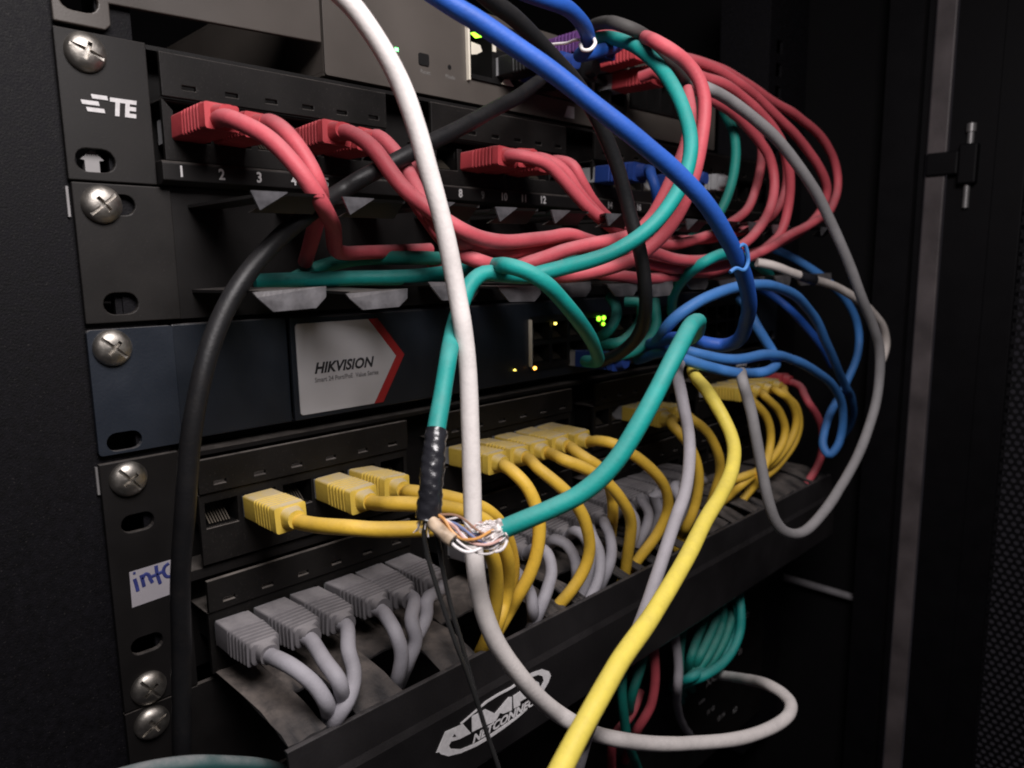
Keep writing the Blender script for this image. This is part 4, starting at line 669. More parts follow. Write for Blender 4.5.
 'grey_mid': [(286,-40,-113.9),(278.9,-43.6,-113.8),(271.7,-47.2,-113.7),(264.5,-50.7,-113.7),(257.4,-54.3,-113.6),(250.3,-58,-113.6),(243.8,-61.3,-113.7),(239,-63.7,-114),(229.6,-69,-113.4),(217.7,-75.9,-112.5),(213.1,-78.4,-113.1),(208.3,-81.4,-114.5),(202.3,-85.7,-117.1),(197.1,-90.1,-121.2),(193.7,-93.8,-127.3),(192.7,-96.5,-134.8),(190.1,-99.1,-141.9),(186.1,-101.4,-148.4),(181.4,-103.5,-154.5),(176,-105.4,-160),(169.8,-106.9,-164.9),(163.6,-108.5,-169.7),(157.2,-110.2,-174.2),(151,-111.8,-178.9),(145.3,-112.9,-184.4),(140,-113.8,-190.3),(134.5,-114.2,-196.1),(128.9,-114.2,-201.9),(123.5,-113.7,-207.8),(118.4,-112.8,-213.8),(114.1,-111.8,-219.6),(110.7,-111,-224.4),(115.2,-104.8,-235.1),(121,-98.5,-246.2),(120.4,-97.5,-251.5),(120.4,-95.7,-257.7),(121.3,-93.2,-265.2),(122.4,-90.5,-272.6),(123.7,-87.5,-279.9),(125.6,-84,-286.9),(127.9,-80.5,-293.6),(130.7,-76.9,-300.2),(133.5,-72.9,-306.6),(136.3,-68.3,-312.5),(138.9,-62.9,-317.8),(141,-56.5,-322.1),(142.7,-49.4,-325.1),(144.1,-41.8,-327.4),(145.4,-34.1,-329),(146.5,-26.3,-330.4),(147.6,-18.5,-331.8),(148.7,-10.7,-333.2),(150,-3,-335)],
 'white_main': [(-15,-45,140),(-12.4,-46,132.5),(-9.8,-47,125),(-7.2,-48,117.5),(-4.7,-48.9,109.9),(-2.1,-49.9,102.4),(0.5,-50.9,94.9),(3.2,-52,87.4),(6,-53.2,80),(8.9,-54.5,72.7),(12.1,-55.8,65.5),(15.5,-57.2,58.7),(19.1,-58.7,51.9),(22.8,-60.4,45.1),(26.4,-62.6,38.2),(29.9,-65.1,31.1),(33.4,-67.6,24),(37.1,-69.8,17.3),(42.4,-72.1,11.8),(48.2,-74.3,6.8),(53,-76,0.7),(57.5,-77.1,-5.9),(61.3,-77.8,-12.9),(64.2,-78.5,-20.4),(66.7,-79.2,-27.9),(68.9,-79.8,-35.6),(71,-80.5,-43.3),(73,-81,-51.1),(74.7,-81.5,-58.9),(76.2,-82.1,-66.7),(77.2,-83.1,-74.6),(77.4,-84.5,-82.4),(78,-84.8,-90.4),(78.5,-84.9,-98.5),(78.2,-85.6,-106.5),(77.7,-86.4,-114.4),(77.1,-87.3,-122.3),(76.3,-88.1,-130.3),(75.5,-89.2,-138.2),(74.3,-90.8,-145.9),(72.9,-92.8,-153.6),(71.6,-95,-161.2),(70.8,-97.3,-168.8),(71.6,-99.2,-176.5),(73.8,-100.6,-184.1),(77.3,-101.7,-191.2),(81.5,-102.5,-198),(86,-102.8,-204.5),(91,-102.9,-210.8),(96.3,-103.1,-216.8),(101,-103.8,-221.7),(104.2,-106,-224.8),(112.1,-104.6,-231.5),(124.4,-100.1,-241.5),(130,-101.5,-245.3),(134.1,-104.4,-247.2),(140.5,-105.7,-250.8),(147.5,-106.8,-254.4),(154.7,-108,-257.9),(161.9,-109.4,-261.1),(169.1,-110.8,-264.2),(176.5,-112.3,-267),(183.9,-114,-269.6),(191.3,-115.7,-271.9),(198.9,-117.5,-274),(206.5,-119.1,-275.9),(214.2,-120.6,-277.5),(222,-122,-278.8),(229.8,-123.1,-279.8),(237.8,-123.9,-280.2),(245.8,-123.6,-280.1),(253.2,-120.7,-279.7),(258.1,-114.6,-279.6),(261.6,-107.5,-280.5),(266.3,-101.6,-283.3),(271.2,-96.2,-286.6),(276.1,-91.1,-290.3),(281,-86,-294),(285.9,-80.9,-297.8),(290.8,-75.7,-301.5),(295.5,-70.4,-305.2),(300.1,-64.9,-308.7),(304.5,-59.3,-312.3),(309,-53.6,-315.9),(313.4,-48,-319.5),(317.8,-42.4,-323.1),(322.4,-36.9,-326.8),(327,-31.5,-330.4),(331.8,-26.2,-334.1),(336.6,-21,-337.8),(341.4,-15.8,-341.5),(346.3,-10.6,-345.2),(348.7,-8,-347.1)],
 'white_taped': [(313.7,-64.2,-65.5),(319,-68.3,-66.7),(324.9,-71.8,-68.7),(331.8,-74.5,-71.2),(339.2,-76.7,-73.2),(346.9,-78.1,-74.8),(354.7,-79.3,-76.2),(362.4,-80.6,-77.7),(370.2,-81.9,-79.3),(377.8,-83.2,-81.1),(385.4,-84.7,-83.4),(392.6,-86.6,-86.2),(399.9,-88.1,-89.2),(407.3,-88.9,-92),(414.7,-89.4,-95),(421.9,-89.9,-98.4),(428.8,-90.7,-102.4),(435.3,-91.5,-107),(440.1,-92.3,-113.2),(441.9,-92.9,-120.9),(438.9,-92.7,-128.1),(433.8,-92,-134.2)],
 'yellow_long': [(319.4,-28,-117.8),(312.1,-31.4,-118),(304.9,-34.8,-118.2),(297.6,-38.2,-118.4),(290.4,-41.6,-118.5),(283.2,-45.2,-118.7),(276.1,-48.8,-118.7),(268.9,-52.5,-118.7),(261.9,-56.3,-118.7),(254.9,-60.3,-118.8),(248.1,-64.5,-119),(241.5,-69.1,-119.3),(235.2,-73.9,-119.8),(229,-79,-120.5),(223.3,-84.6,-121.5),(218.2,-90.5,-123.1),(215.4,-96.4,-127.5),(214.6,-101.4,-133.7),(211.8,-106.3,-139.4),(207.1,-110.5,-144.2),(200.7,-113.9,-147.7),(193.8,-116.8,-150.4),(186.4,-119.2,-152.4),(178.8,-121.3,-154),(171.3,-123.4,-155.9),(163.7,-125.3,-157.7),(156.2,-127.2,-159.6),(148.7,-129.1,-161.7),(141.3,-130.9,-164.1),(133.8,-132.7,-166.4),(126.3,-134.5,-168.4),(118.6,-136.3,-170.1),(110.9,-138,-171.5),(103.2,-139.8,-172.9),(95.5,-141.6,-174.2),(87.8,-143.3,-175.5),(80.1,-145,-177),(72.6,-146.7,-179.1),(65.1,-148.3,-181.6),(57.8,-149.8,-184.5),(50.6,-151.2,-187.7),(43.3,-152.7,-190.8),(36.3,-154.1,-194.3),(30,-155.5,-199),(24.1,-156.8,-204.4),(19.1,-157.8,-210.5),(15,-158.5,-217.3),(11.6,-159.1,-224.6),(8.7,-159.5,-232),(6.2,-159.8,-239.6),(3.9,-160,-247.3),(1.8,-160.1,-255),(-0.2,-160,-262.8),(-1.9,-159.7,-270.6),(-3.3,-159.3,-278.5),(-4.5,-158.7,-286.4),(-5.6,-158.1,-294.3),(-6.5,-157.4,-302.3),(-7.5,-156.7,-310.2),(-8.4,-156,-318.1),(-9.4,-155.3,-326),(-10,-155,-330)],
 'black_main': [(206,-24,22),(199.4,-19.8,23.8),(192.1,-17.5,24.1),(185.8,-20.7,20.6),(180,-24.5,16.6),(173.4,-27.2,13.1),(166.6,-29.7,9.6),(159.7,-32,6.2),(152.8,-34.2,2.9),(145.7,-36.3,-0.2),(138.7,-38.3,-3.4),(131.6,-40.2,-6.5),(124.5,-42,-9.7),(117.3,-43.8,-12.8),(110.2,-45.3,-16),(102.9,-46.3,-19.3),(95.5,-47.2,-22.7),(88,-47.9,-26.2),(81.4,-47.1,-29.5),(74.9,-45.5,-32.8),(68.1,-44.4,-36.4),(63.5,-40.9,-40.1),(55.5,-42.1,-44.7),(45.2,-46.9,-49.9),(40.4,-43.1,-54.7),(35.5,-40.9,-59.7),(29.8,-41.2,-65.2),(24.5,-42,-71.1),(19.7,-43,-77.4),(15.4,-44,-84.1),(11.7,-44.9,-91.2),(8.9,-45.5,-98.6),(6.8,-45.6,-106.3),(5.3,-45.2,-114.1),(4.3,-44.4,-122),(3.4,-43.5,-129.9),(2.7,-42.4,-137.8),(2.1,-41.1,-145.7),(1.6,-39.8,-153.5),(1.3,-38.4,-161.4),(1,-37.1,-169.3),(0.8,-35.8,-177.2),(0.7,-34.5,-185),(0.4,-33.4,-193),(0.3,-32.3,-200.9),(0.1,-31.1,-208.8),(0,-29.8,-216.7),(0,-28.4,-224.5),(-0.1,-27.3,-232.4),(-0.4,-26.6,-240.4),(-0.7,-26.3,-248.4),(-1.2,-26,-256.3),(-1.6,-26,-264.3),(-2.1,-25.9,-272.3),(-2.5,-26,-280.3),(-2.9,-26,-288.3),(-3.3,-26.1,-296.3),(-3.7,-26.2,-304.2),(-4,-26.5,-312.2),(-4.4,-26.8,-320.2),(-4.8,-27.1,-328.2),(-5.1,-27.4,-336.2),(-5.4,-27.6,-344.1),(-5.7,-27.8,-352.1),(-6,-28,-360.1),(-6.3,-28.1,-368.1),(-6.5,-28.1,-376.1),(-6.7,-28.2,-384.1),(-6.9,-28.2,-392.1),(-7.1,-28.1,-400),(-7.3,-28.1,-408),(-7.4,-28.1,-416),(-7.6,-28,-424),(-7.8,-28,-432),(-8,-28,-440)],
 'black_hang': [(20,-70,130),(22.6,-70.9,122.5),(25.1,-71.7,115),(27.6,-72.6,107.5),(30,-73.4,100),(32.5,-74.3,92.5),(35.1,-75.1,85),(37.9,-76,77.6),(40.9,-76.9,70.3),(44.4,-77.8,63.2),(48.2,-78.8,56.3),(52.5,-79.9,49.6),(57,-80.9,43.2),(61.8,-82,37),(67,-83.1,31),(72.6,-84.1,25.5),(78.8,-85.1,20.6),(85.6,-86.1,16.6),(92.9,-86.6,13.6),(100.6,-86.4,11.7),(108.2,-86,9.2),(115.6,-85.1,6.7),(123,-84.3,3.7),(130.1,-84,0.1),(136.5,-84.2,-4.6),(141.9,-85,-10.3),(146.9,-85.6,-16.5),(151.4,-85.9,-23),(155.2,-86.3,-30),(158.1,-86.9,-37.4),(160.6,-87.7,-44.9),(162.8,-89.1,-52.4),(164.9,-90.4,-60),(166.7,-90.9,-67.7),(168.6,-90.7,-75.4),(171.6,-89,-82.5),(175.6,-85.6,-88.4),(179.7,-80.8,-93.3),(183.1,-75.2,-97.8),(185.8,-69,-102),(188.3,-62.4,-105.7),(191.1,-55.5,-108.4),(193.8,-48.4,-110.8)],
 'wire_a': [(50.5,-98.4,-136.1),(48.2,-98.7,-141.4),(48.2,-100.2,-148.3),(48.5,-103.9,-157),(49.6,-107.2,-166.7),(50.5,-109.8,-174.1),(52.1,-111.6,-181.5),(53.8,-114.1,-191.8),(56,-116.1,-203.4),(58.3,-118.1,-214.7),(62,-116,-240),(70,-108,-290)],
 'wire_b': [(52.3,-97.6,-137.3),(52,-100.3,-144.5),(52,-102.6,-154.6),(51.8,-106,-164.2),(52.6,-108.7,-172.9),(53.7,-110.3,-181.4),(54.7,-111.5,-188.4)],
 'yel_1': [(43,-28,-152),(42.9,-36,-152),(43.7,-43.9,-151.2),(45,-51.6,-150.2),(48,-59,-149.7),(54,-63.9,-150.9),(60.6,-68.3,-151.7),(67.6,-72.1,-152.4),(75.2,-73.6,-154.1),(82.6,-74.1,-157),(89.4,-74.4,-161.1),(95.4,-73.8,-166.3),(100,-72.4,-172.6),(103.6,-70.4,-179.4),(106.2,-68.2,-186.6),(107.8,-65.8,-194),(108.3,-63.5,-200.9),(107.5,-61.8,-207.2),(107.8,-58.7,-214),(109.8,-53.3,-221.7),(112.2,-48.6,-229.3),(114.5,-45,-236.4),(116.8,-41.7,-243.3),(117.9,-40,-246.7)],
 'yel_2': [(72.5,-28,-152),(72.5,-36.1,-152.1),(71.1,-43.9,-150.6),(70,-51.7,-148.7),(74,-58.3,-148.5),(80.7,-62.6,-149.9),(88,-65.2,-152.4),(95.1,-66.9,-155.7),(101.8,-68,-160.2),(107,-67.7,-166.3),(111.2,-66.7,-173.1),(114.8,-65.1,-180.2),(117.7,-62.8,-187.4),(119.3,-60.5,-194.6),(118.3,-59.6,-201.2),(114,-60.8,-205.9),(113.2,-58.1,-212.8),(120.4,-46.7,-225.7),(124.9,-40.1,-235.3),(124.3,-39.8,-240.1),(125.1,-38,-246)],
 'yel_3': [(88,-28,-152),(88.2,-36,-152.1),(84.6,-42.8,-149.9),(81.1,-49.5,-147.4),(86.6,-54.6,-148.6),(93.5,-58.1,-151.1),(100.5,-60.2,-154.4),(107.5,-60.4,-158.4),(113.7,-59.7,-163.5),(119,-58.4,-169.5),(123.6,-56.8,-175.9),(127.3,-54.9,-182.7),(130.2,-52.7,-189.8),(131.8,-50.4,-197.3),(131.3,-48.1,-205),(129.6,-45.7,-212.6),(129.3,-42.8,-220.2),(129.6,-39.6,-227.6),(129.7,-38,-231.3)],
 'yel_4': [(141,-28,-152),(141.3,-36,-152.1),(136.6,-42.1,-150.2),(130.8,-47.3,-148),(129.1,-54.5,-149.1),(131.3,-60,-154.4),(133.4,-62.8,-161.6),(134.3,-64.1,-169.5),(133.7,-64.1,-177.6),(132.2,-63.1,-185.4),(129.8,-61.3,-193),(127,-58.5,-200.5),(125.5,-54.2,-209),(119.8,-54.2,-214.1),(114,-55.2,-217.9),(120.1,-44.5,-229.6)],
 'yel_5': [(156,-28,-152),(156.2,-35.9,-152),(152.6,-42.9,-151.7),(148.9,-49.8,-152.2),(151.9,-55.4,-156.6),(156.3,-59.2,-162),(160.6,-61.4,-168.3),(164.2,-62.7,-175.3),(166.9,-63,-182.7),(168.9,-62.6,-190.4),(168.4,-61.4,-198.1),(165.2,-59.5,-205.2),(160.8,-57.1,-211.3),(157.7,-52.6,-218),(156.2,-46.1,-225.8),(154.1,-41.8,-231.9),(160.3,-33.2,-240.9),(163.5,-28.8,-245.5)],
 'yel_6': [(171,-28,-152),(171.2,-36,-152),(168,-43.2,-151.7),(165.6,-50.4,-152.2),(171.4,-54.5,-155.4),(177.7,-57.3,-159.4),(183.7,-59.5,-164.1),(189.2,-61.1,-169.6),(194.2,-62,-175.8),(199,-61.8,-182.1),(202.8,-60.7,-189),(204.8,-59,-196.5),(206.6,-56.8,-204),(208.4,-54.4,-211.3),(209.8,-52.3,-218.1),(210.2,-51,-223.4),(210.6,-50,-227.7),(204.9,-53.5,-227.9),(225.2,-38,-243.2)],
 'yel_7': [(186,-28,-152),(186.2,-36,-152),(182.1,-42.7,-152.1),(182.5,-49.1,-154.9),(188,-52.3,-159.7),(192.9,-52.7,-166),(197.5,-51.8,-172.4),(201.2,-50.3,-178.5),(201.9,-50.3,-183.4),(204.8,-48.3,-189.3),(213.2,-41.5,-197.8),(216.9,-38,-204.4),(220.2,-34.7,-210.9),(223.5,-31.4,-217.4),(226.7,-28,-223.9)],
 'yel_8': [(201,-28,-152),(201.1,-35.9,-152.1),(199.4,-43.3,-150.3),(200.8,-50.5,-150.6),(206.3,-54.6,-154.4),(211.8,-58.2,-158.8),(217.1,-60.8,-164),(222.3,-62.4,-169.6),(227.2,-63,-175.8),(231,-62.5,-182.7),(233.2,-61.2,-190.1),(232,-59,-197.5),(229.1,-56.5,-204.4),(225.2,-53.7,-210.7),(221.7,-50.7,-217.1),(217.3,-48.5,-223),(215.9,-45.7,-229.1),(238.9,-26.8,-246.6),(224.3,-36,-242.4)],
 'yel_9': [(274,-28,-152),(274.4,-35.9,-152),(268.5,-40.8,-151.5),(261.2,-44.1,-151.2),(259.8,-49.6,-154.6),(263.5,-53.2,-160.6),(267.2,-55.1,-167.4),(270,-56.1,-174.8),(272.1,-56,-182.5),(273.4,-54.8,-190.3),(273.8,-53.2,-197.8),(272.1,-51.7,-204.8),(271.8,-48.4,-212.2),(279.4,-41.3,-221.6),(278,-39.9,-226.3),(279.2,-38,-229.6)],
 'yel_10': [(288,-28,-152),(288.4,-35.8,-152),(283.2,-41.4,-151.3),(278,-46.5,-151.8),(283.6,-49.7,-156.2),(288.7,-52,-161.6),(292.6,-53.6,-168.3),(296.5,-53.9,-175),(300.4,-52.9,-181.8),(303,-51.3,-189),(303.8,-49,-196.5),(304.5,-46.4,-203.9),(305.7,-43.3,-211),(307,-39.7,-217.8),(307.7,-38,-221.3)],
 'yel_11': [(367,-28,-151.5),(367.5,-35.9,-151.5),(361.5,-40.8,-150.8),(354.1,-43.8,-150),(346.9,-47.2,-150.2),(350.1,-51.2,-155),(355,-53.4,-160.8),(358.3,-54.7,-168),(359.5,-55.1,-175.8),(357,-55.6,-183.2),(349.3,-57.2,-189.2),(346.7,-55.3,-196.3),(350.2,-49.6,-205.3),(347,-46.1,-211.7),(342.5,-44.2,-216.6),(350.5,-38,-223.8),(352.4,-36,-226.7)],
 'yel_12': [(382,-28,-151.5),(382.5,-35.9,-151.5),(376.6,-40.8,-150.6),(369.4,-43.9,-149.4),(362.4,-47.5,-149.3),(366.6,-50.9,-154.1),(372.5,-52.6,-159.1),(376.7,-54.1,-165.6),(379.3,-54.9,-173),(377,-54.9,-180.4),(371.3,-54.3,-186.2),(364.3,-53.4,-190.4),(359.1,-51.1,-194.1),(351.6,-50,-197.1),(338.8,-51.7,-198.1),(330.2,-51,-200.6),(329.5,-45.3,-206.9),(327.6,-40,-213)],
 'yel_13': [(397,-28,-151.5),(397.4,-36,-151.6),(391.5,-41.2,-150.3),(384.4,-44.7,-148.8),(381.5,-49.7,-150.1),(387.9,-52,-154.3),(393.2,-53.9,-160.2),(396.4,-54.9,-167.5),(395.5,-54.7,-175.4),(391.2,-53.8,-182.1),(384.8,-53.2,-187),(377.8,-52.5,-190.9),(371.6,-51.2,-194.2),(367.9,-48.5,-197),(360.3,-47.6,-198),(343.2,-51.1,-195.8),(330.3,-52,-195.1),(325.9,-47.8,-197.1),(323.9,-45.6,-198.1)],
 'yel_14': [(412,-28,-151.5),(412.5,-35.9,-151.5),(406.4,-40.6,-151.5),(399,-43.6,-151.7),(396.3,-47.9,-155),(401.4,-50.8,-160.2),(404,-52.6,-167.4),(404.5,-53,-175.3),(402.8,-52.2,-183),(398.2,-51.3,-189.3),(392,-50.3,-194.2),(385.4,-49.2,-198.5),(378.2,-48.2,-201.7),(370.6,-47.2,-203.9),(363.4,-45.8,-206.6),(360.6,-42.1,-212.7),(356.1,-39.7,-218.7),(355,-38,-222.1)],
 'gry_1': [(29.5,-28,-196.5),(29.5,-36,-196.6),(29,-43.8,-195),(30.2,-51.3,-195.5),(33.6,-56.5,-200.2),(36.1,-59,-206.4),(40.8,-52.3,-216.7),(43.4,-48.1,-222.3)],
 'gry_2': [(44.5,-28,-196.5),(44.6,-35.8,-196.5),(42.6,-43.6,-196.2),(40.1,-53.2,-196.4),(40.1,-61.2,-199.8),(44.1,-55.8,-211.5),(48.8,-46.5,-222.5),(49.6,-44.3,-226.1)],
 'gry_3': [(59,-28,-196.5),(59.2,-36.1,-196.5),(55.4,-43.2,-196.5),(51.5,-49.3,-198.2),(50.4,-54,-204.4),(44.3,-59.8,-208.3),(40.3,-57.6,-215.2),(44.5,-46.2,-226.7),(45.7,-42,-231.3)],
 'gry_4': [(75,-28,-196.5),(75.1,-36.2,-196.5),(72.3,-43.7,-195.5),(71,-50.3,-198.4),(71.5,-52.8,-206),(70.6,-52,-213.5),(71.4,-48.4,-220.1),(71.9,-46.5,-223.5)],
 'gry_5': [(90,-28,-196.5),(90.3,-35.8,-196.4),(83.7,-44.8,-195),(78.7,-49.7,-196.7),(79.2,-51.4,-204.5),(76.2,-50.3,-212),(76.4,-46.1,-219.2),(77.2,-41.8,-225.7)],
 'gry_6': [(105,-28,-196.5),(105.5,-35.9,-196.5),(98.4,-41.6,-195.1),(91.1,-43.9,-194.7),(88.9,-45.5,-200.6),(83.7,-46.2,-206.2),(83,-42.9,-212.9),(83,-41,-216.3)],
 'gry_7': [(140.5,-28,-196.5),(140.6,-35.8,-196.5),(138.3,-43.1,-196),(137.2,-50.2,-198.5),(136.5,-56.2,-203.4),(136.3,-58,-209.6),(142.7,-52,-219.6),(149.9,-44.2,-229.8),(156.9,-36.5,-240)],
 'gry_8': [(155.5,-28,-196.5),(155.6,-36.2,-196.7),(154.4,-42.9,-192.3),(153.7,-50,-192),(152.1,-54.5,-198.5),(146.4,-57.3,-204.6),(141.5,-57.9,-211),(140.9,-54.4,-219.2),(145.8,-46.3,-229.4),(148.4,-42.1,-234.7)],
 'gry_9': [(170.5,-28,-196.5),(170.6,-36.2,-196.7),(168.1,-42.3,-192),(169.8,-47.7,-193.4),(172,-51,-200.1),(172,-52.6,-207.5),(176.2,-47.2,-217.4),(178.2,-44.3,-222.4)],
 'gry_10': [(185.5,-28,-196.5),(185.7,-35.9,-196.8),(183.2,-41.8,-192.4),(182.7,-47.5,-193),(184.1,-50.3,-200.3),(182.4,-51.1,-208),(178.3,-51.7,-214.8),(171.8,-52.6,-219.9),(170.7,-49.1,-226.4),(171.9,-44.1,-232.9)],
 'gry_11': [(200.5,-28,-196.5),(200.8,-36.1,-196.6),(195.4,-41.5,-194.4),(190.3,-46.7,-195.4),(190.5,-50.8,-202.4),(188.3,-53.2,-209.8),(184,-54,-216.6),(178.2,-53,-222),(176.7,-48.9,-229),(177.1,-44,-235.8)],
 'gry_12': [(251,-28,-196.5),(251.4,-36.1,-196.7),(245,-40.6,-193),(237.5,-43.1,-188.8),(231.4,-46.1,-186.8),(233.8,-49.5,-193.8),(232.7,-48.9,-201.8),(231,-46,-208.6),(230.3,-44.3,-212)],
 'gry_13': [(266,-28,-196.5),(266.6,-35.7,-196.7),(260.9,-39.9,-194.1),(246.1,-47.1,-187.9),(242.5,-46.6,-186.4),(244,-46.7,-190.5),(245,-48.5,-197.7),(241.1,-48.5,-204.4),(237.5,-45.3,-210.7),(235.6,-43.8,-213.7)],
 'gry_14': [(281,-28,-196.5),(281.5,-36,-196.7),(275,-39.6,-194.3),(270.2,-39,-192.5),(256.4,-44,-188.1),(249.1,-49.5,-189.8),(252.3,-49.1,-198.8),(251.5,-46.9,-207.1),(247.4,-44.3,-213.6),(245.2,-43,-216.7)],
 'gry_15': [(215.5,-28,-196.5),(216,-35.8,-196.6),(211.7,-39.6,-195.2),(199.7,-46.8,-190.9),(200.3,-49.4,-196.6),(199.6,-51.5,-204.1),(197.2,-51.7,-211.6),(195.3,-49.4,-218.9),(195.7,-46,-226),(197.8,-42,-232.4),(198.9,-40,-235.6)],
 'gry_16': [(296,-28,-196.5),(296.6,-36,-196.6),(290.1,-39.5,-194.5),(288.5,-36.9,-194),(278.7,-39,-191),(268.5,-42.7,-189.9),(267.5,-47.3,-196.4),(265,-47.5,-204),(262.6,-45.3,-211.3),(260.3,-42,-218.3)],
 'gry_17': [(311,-28,-196.5),(311.6,-36,-196.7),(305.1,-39.4,-194.4),(296.5,-41.1,-191.4),(290.7,-40.6,-189.6),(286.7,-39.1,-188.8),(282.1,-42.5,-191.6),(280.3,-45.7,-198.6),(278.9,-44.3,-206.6),(277.9,-41.1,-214.1),(276.5,-40,-217.4)],
 'gry_18': [(236,-28,-196.5),(236.5,-35.7,-196.8),(231.3,-40.1,-193.6),(224.9,-42.3,-189.7),(219.1,-45.7,-187.8),(221.7,-49.1,-194.2),(221.7,-49.2,-202),(222,-46.5,-209.2),(222.4,-43,-216.2)],
 'low_teal8': [(332.6,-37.1,-273.8),(325.9,-43.4,-277.5),(321,-47.3,-282.4),(318.7,-47.5,-288.5),(312.6,-48.6,-292.4),(304.4,-50,-295.9),(296.1,-50.8,-299.6),(290.6,-48.9,-304.9),(286.6,-45.4,-310),(290.4,-39.5,-317.7),(297.1,-33.6,-324.9),(302.5,-29.1,-330.4),(307.8,-25,-335.5),(312.9,-21.2,-340.4),(317.9,-17.6,-345.5),(323.1,-14.3,-350.6),(328.6,-11.3,-355.9),(334.4,-8.2,-361.3),(344.4,-2.7,-369.7),(357.3,4.7,-380.2)],
 'low_teal9': [(343.3,-44.6,-270.8),(335.8,-49.8,-273.1),(329.2,-54.2,-276.4),(326,-56.5,-283),(323.2,-57.6,-290.3),(318,-58.2,-296.1),(311.7,-58,-300.9),(303.7,-57.3,-303.8),(292.1,-57.5,-303.6),(281.6,-56.4,-303.9),(279.6,-49.9,-309.2),(284.9,-41.5,-317.5),(290.7,-35.4,-323.8),(296.5,-30.4,-329.4),(301.9,-26,-334.7),(307.4,-22.3,-339.9),(312.9,-19.2,-344.9),(318.6,-16.3,-349.8),(324.6,-13.5,-354.8),(331.2,-10.4,-360.2),(338.1,-7.1,-365.8),(347.3,-2.4,-373.1),(360.8,5.1,-383.6)],
 'low_teal1': [(340.7,-29.9,-280.1),(333.1,-32.6,-281.4),(325.6,-35.2,-282.7),(318.2,-37.6,-284.5),(310.8,-39.6,-287),(302.7,-41.7,-289.6),(292.7,-44.8,-291.9),(284.2,-47,-295.6),(286.5,-44,-303.8),(293.4,-39.4,-311.6),(299.8,-35.5,-317.9),(306.5,-31.5,-324),(312.7,-27.9,-329.6),(318.3,-24.7,-334.8),(324.1,-21.4,-340.3),(329.8,-18.4,-345.3),(333.2,-16.9,-348.5),(338.6,-14.1,-353),(346.4,-10.1,-359),(354.8,-5.7,-365.4),(366.9,0.9,-374.5),(372.6,4.1,-378.8)],
 'low_teal2': [(345,-34,-280.3),(338.8,-36.4,-282.1),(333.5,-38.3,-284.5),(322.4,-42.7,-284.7),(310.1,-47.4,-284.8),(304.2,-48.1,-289),(296.5,-49.2,-293),(288.9,-49.7,-297.4),(291.1,-45.5,-305.9),(297,-40.6,-313.3),(303.1,-36.2,-319.6),(309.3,-32,-325.5),(315,-28.2,-331.2),(320.4,-24.8,-336.5),(325.8,-21.6,-341.5),(331.5,-18.5,-346.4),(337.8,-15.1,-351.5),(344.9,-11.3,-357.2),(353.3,-6.7,-363.8),(364.1,-0.7,-372),(376.5,6.4,-381.6)],
 'low_teal3': [(349.5,-38,-279.1),(343.5,-41.6,-281.3),(339.1,-44.3,-284.5),(330.8,-47.9,-286.9),(322.6,-50.7,-290.4),(317.7,-50.9,-296),(311.4,-50.8,-300.7),(305.5,-49.3,-305.5),(294.1,-49.9,-306.5),(283.4,-49.1,-307.3),(284.3,-43.4,-313.4),(291.3,-37,-320.1),(298,-31.6,-326.1),(303.7,-27.4,-331.4),(309.2,-24,-336.3),(314.8,-20.8,-341.1),(320.6,-17.8,-345.8),(326.3,-15,-350.5),(331.7,-12.3,-354.9),(337.9,-9.2,-359.8),(349.2,-3,-368.4),(362.1,4.4,-378.2)],
 'low_teal4': [(340.5,-39.2,-273),(336.5,-45.3,-277),(330.5,-51.4,-281),(329.9,-52.5,-289.4),(327.1,-52.6,-296.9),(319.7,-53,-301.1),(314.2,-51.4,-305.9),(310.5,-47.9,-311),(296,-49.4,-309),(275.7,-53.6,-302.6),(276,-46.1,-308.9),(284.4,-37.2,-317.3),(291,-31.2,-323.7),(297.2,-26.7,-329.5),(303.1,-23.2,-334.7),(309.4,-19.9,-340),(315.4,-16.9,-345.1),(321.3,-14.1,-350),(327.1,-11.5,-354.8),(333.1,-8.6,-359.8),(341.1,-4.5,-366.2),(349.5,-0,-373)],
 'low_teal5': [(303,-30,-285.9),(296.3,-33.4,-288.4),(289.6,-36.8,-291.1),(284.5,-39.3,-296.6),(282.1,-40.7,-302.4),(284.8,-39.2,-308.4),(291.8,-35.2,-315.5),(298.9,-31.1,-322),(305.1,-27.6,-327.5),(310.8,-24.5,-332.4),(316.3,-21.4,-337.1),(322.2,-18.1,-342),(327.7,-15.1,-346.6),(332.3,-12.6,-350.6),(338.2,-9.4,-355.5),(348.4,-3.5,-363.5),(360.5,3.5,-373.2)],
 'low_teal6': [(225.7,-40,-277.2),(221.9,-42.4,-283.9),(219.5,-44.1,-291.3),(220,-44.1,-299.3),(222.2,-43.2,-307),(224.4,-42.3,-313.3),(226.4,-41.6,-318.5),(232.6,-38,-326.3),(238.8,-34.3,-333.9),(242.5,-32.6,-339.1),(246.2,-30.8,-344.1),(250.6,-28.5,-349.5),(255.7,-25.6,-355.6),(261,-22.7,-361.7),(266.7,-19.5,-368.1),(272.3,-16.3,-374.5),(277.4,-13.5,-380.4),(282.3,-10.9,-386.2),(287.2,-8.2,-392.1),(292.1,-5.6,-397.9),(296.9,-3,-403.9)],
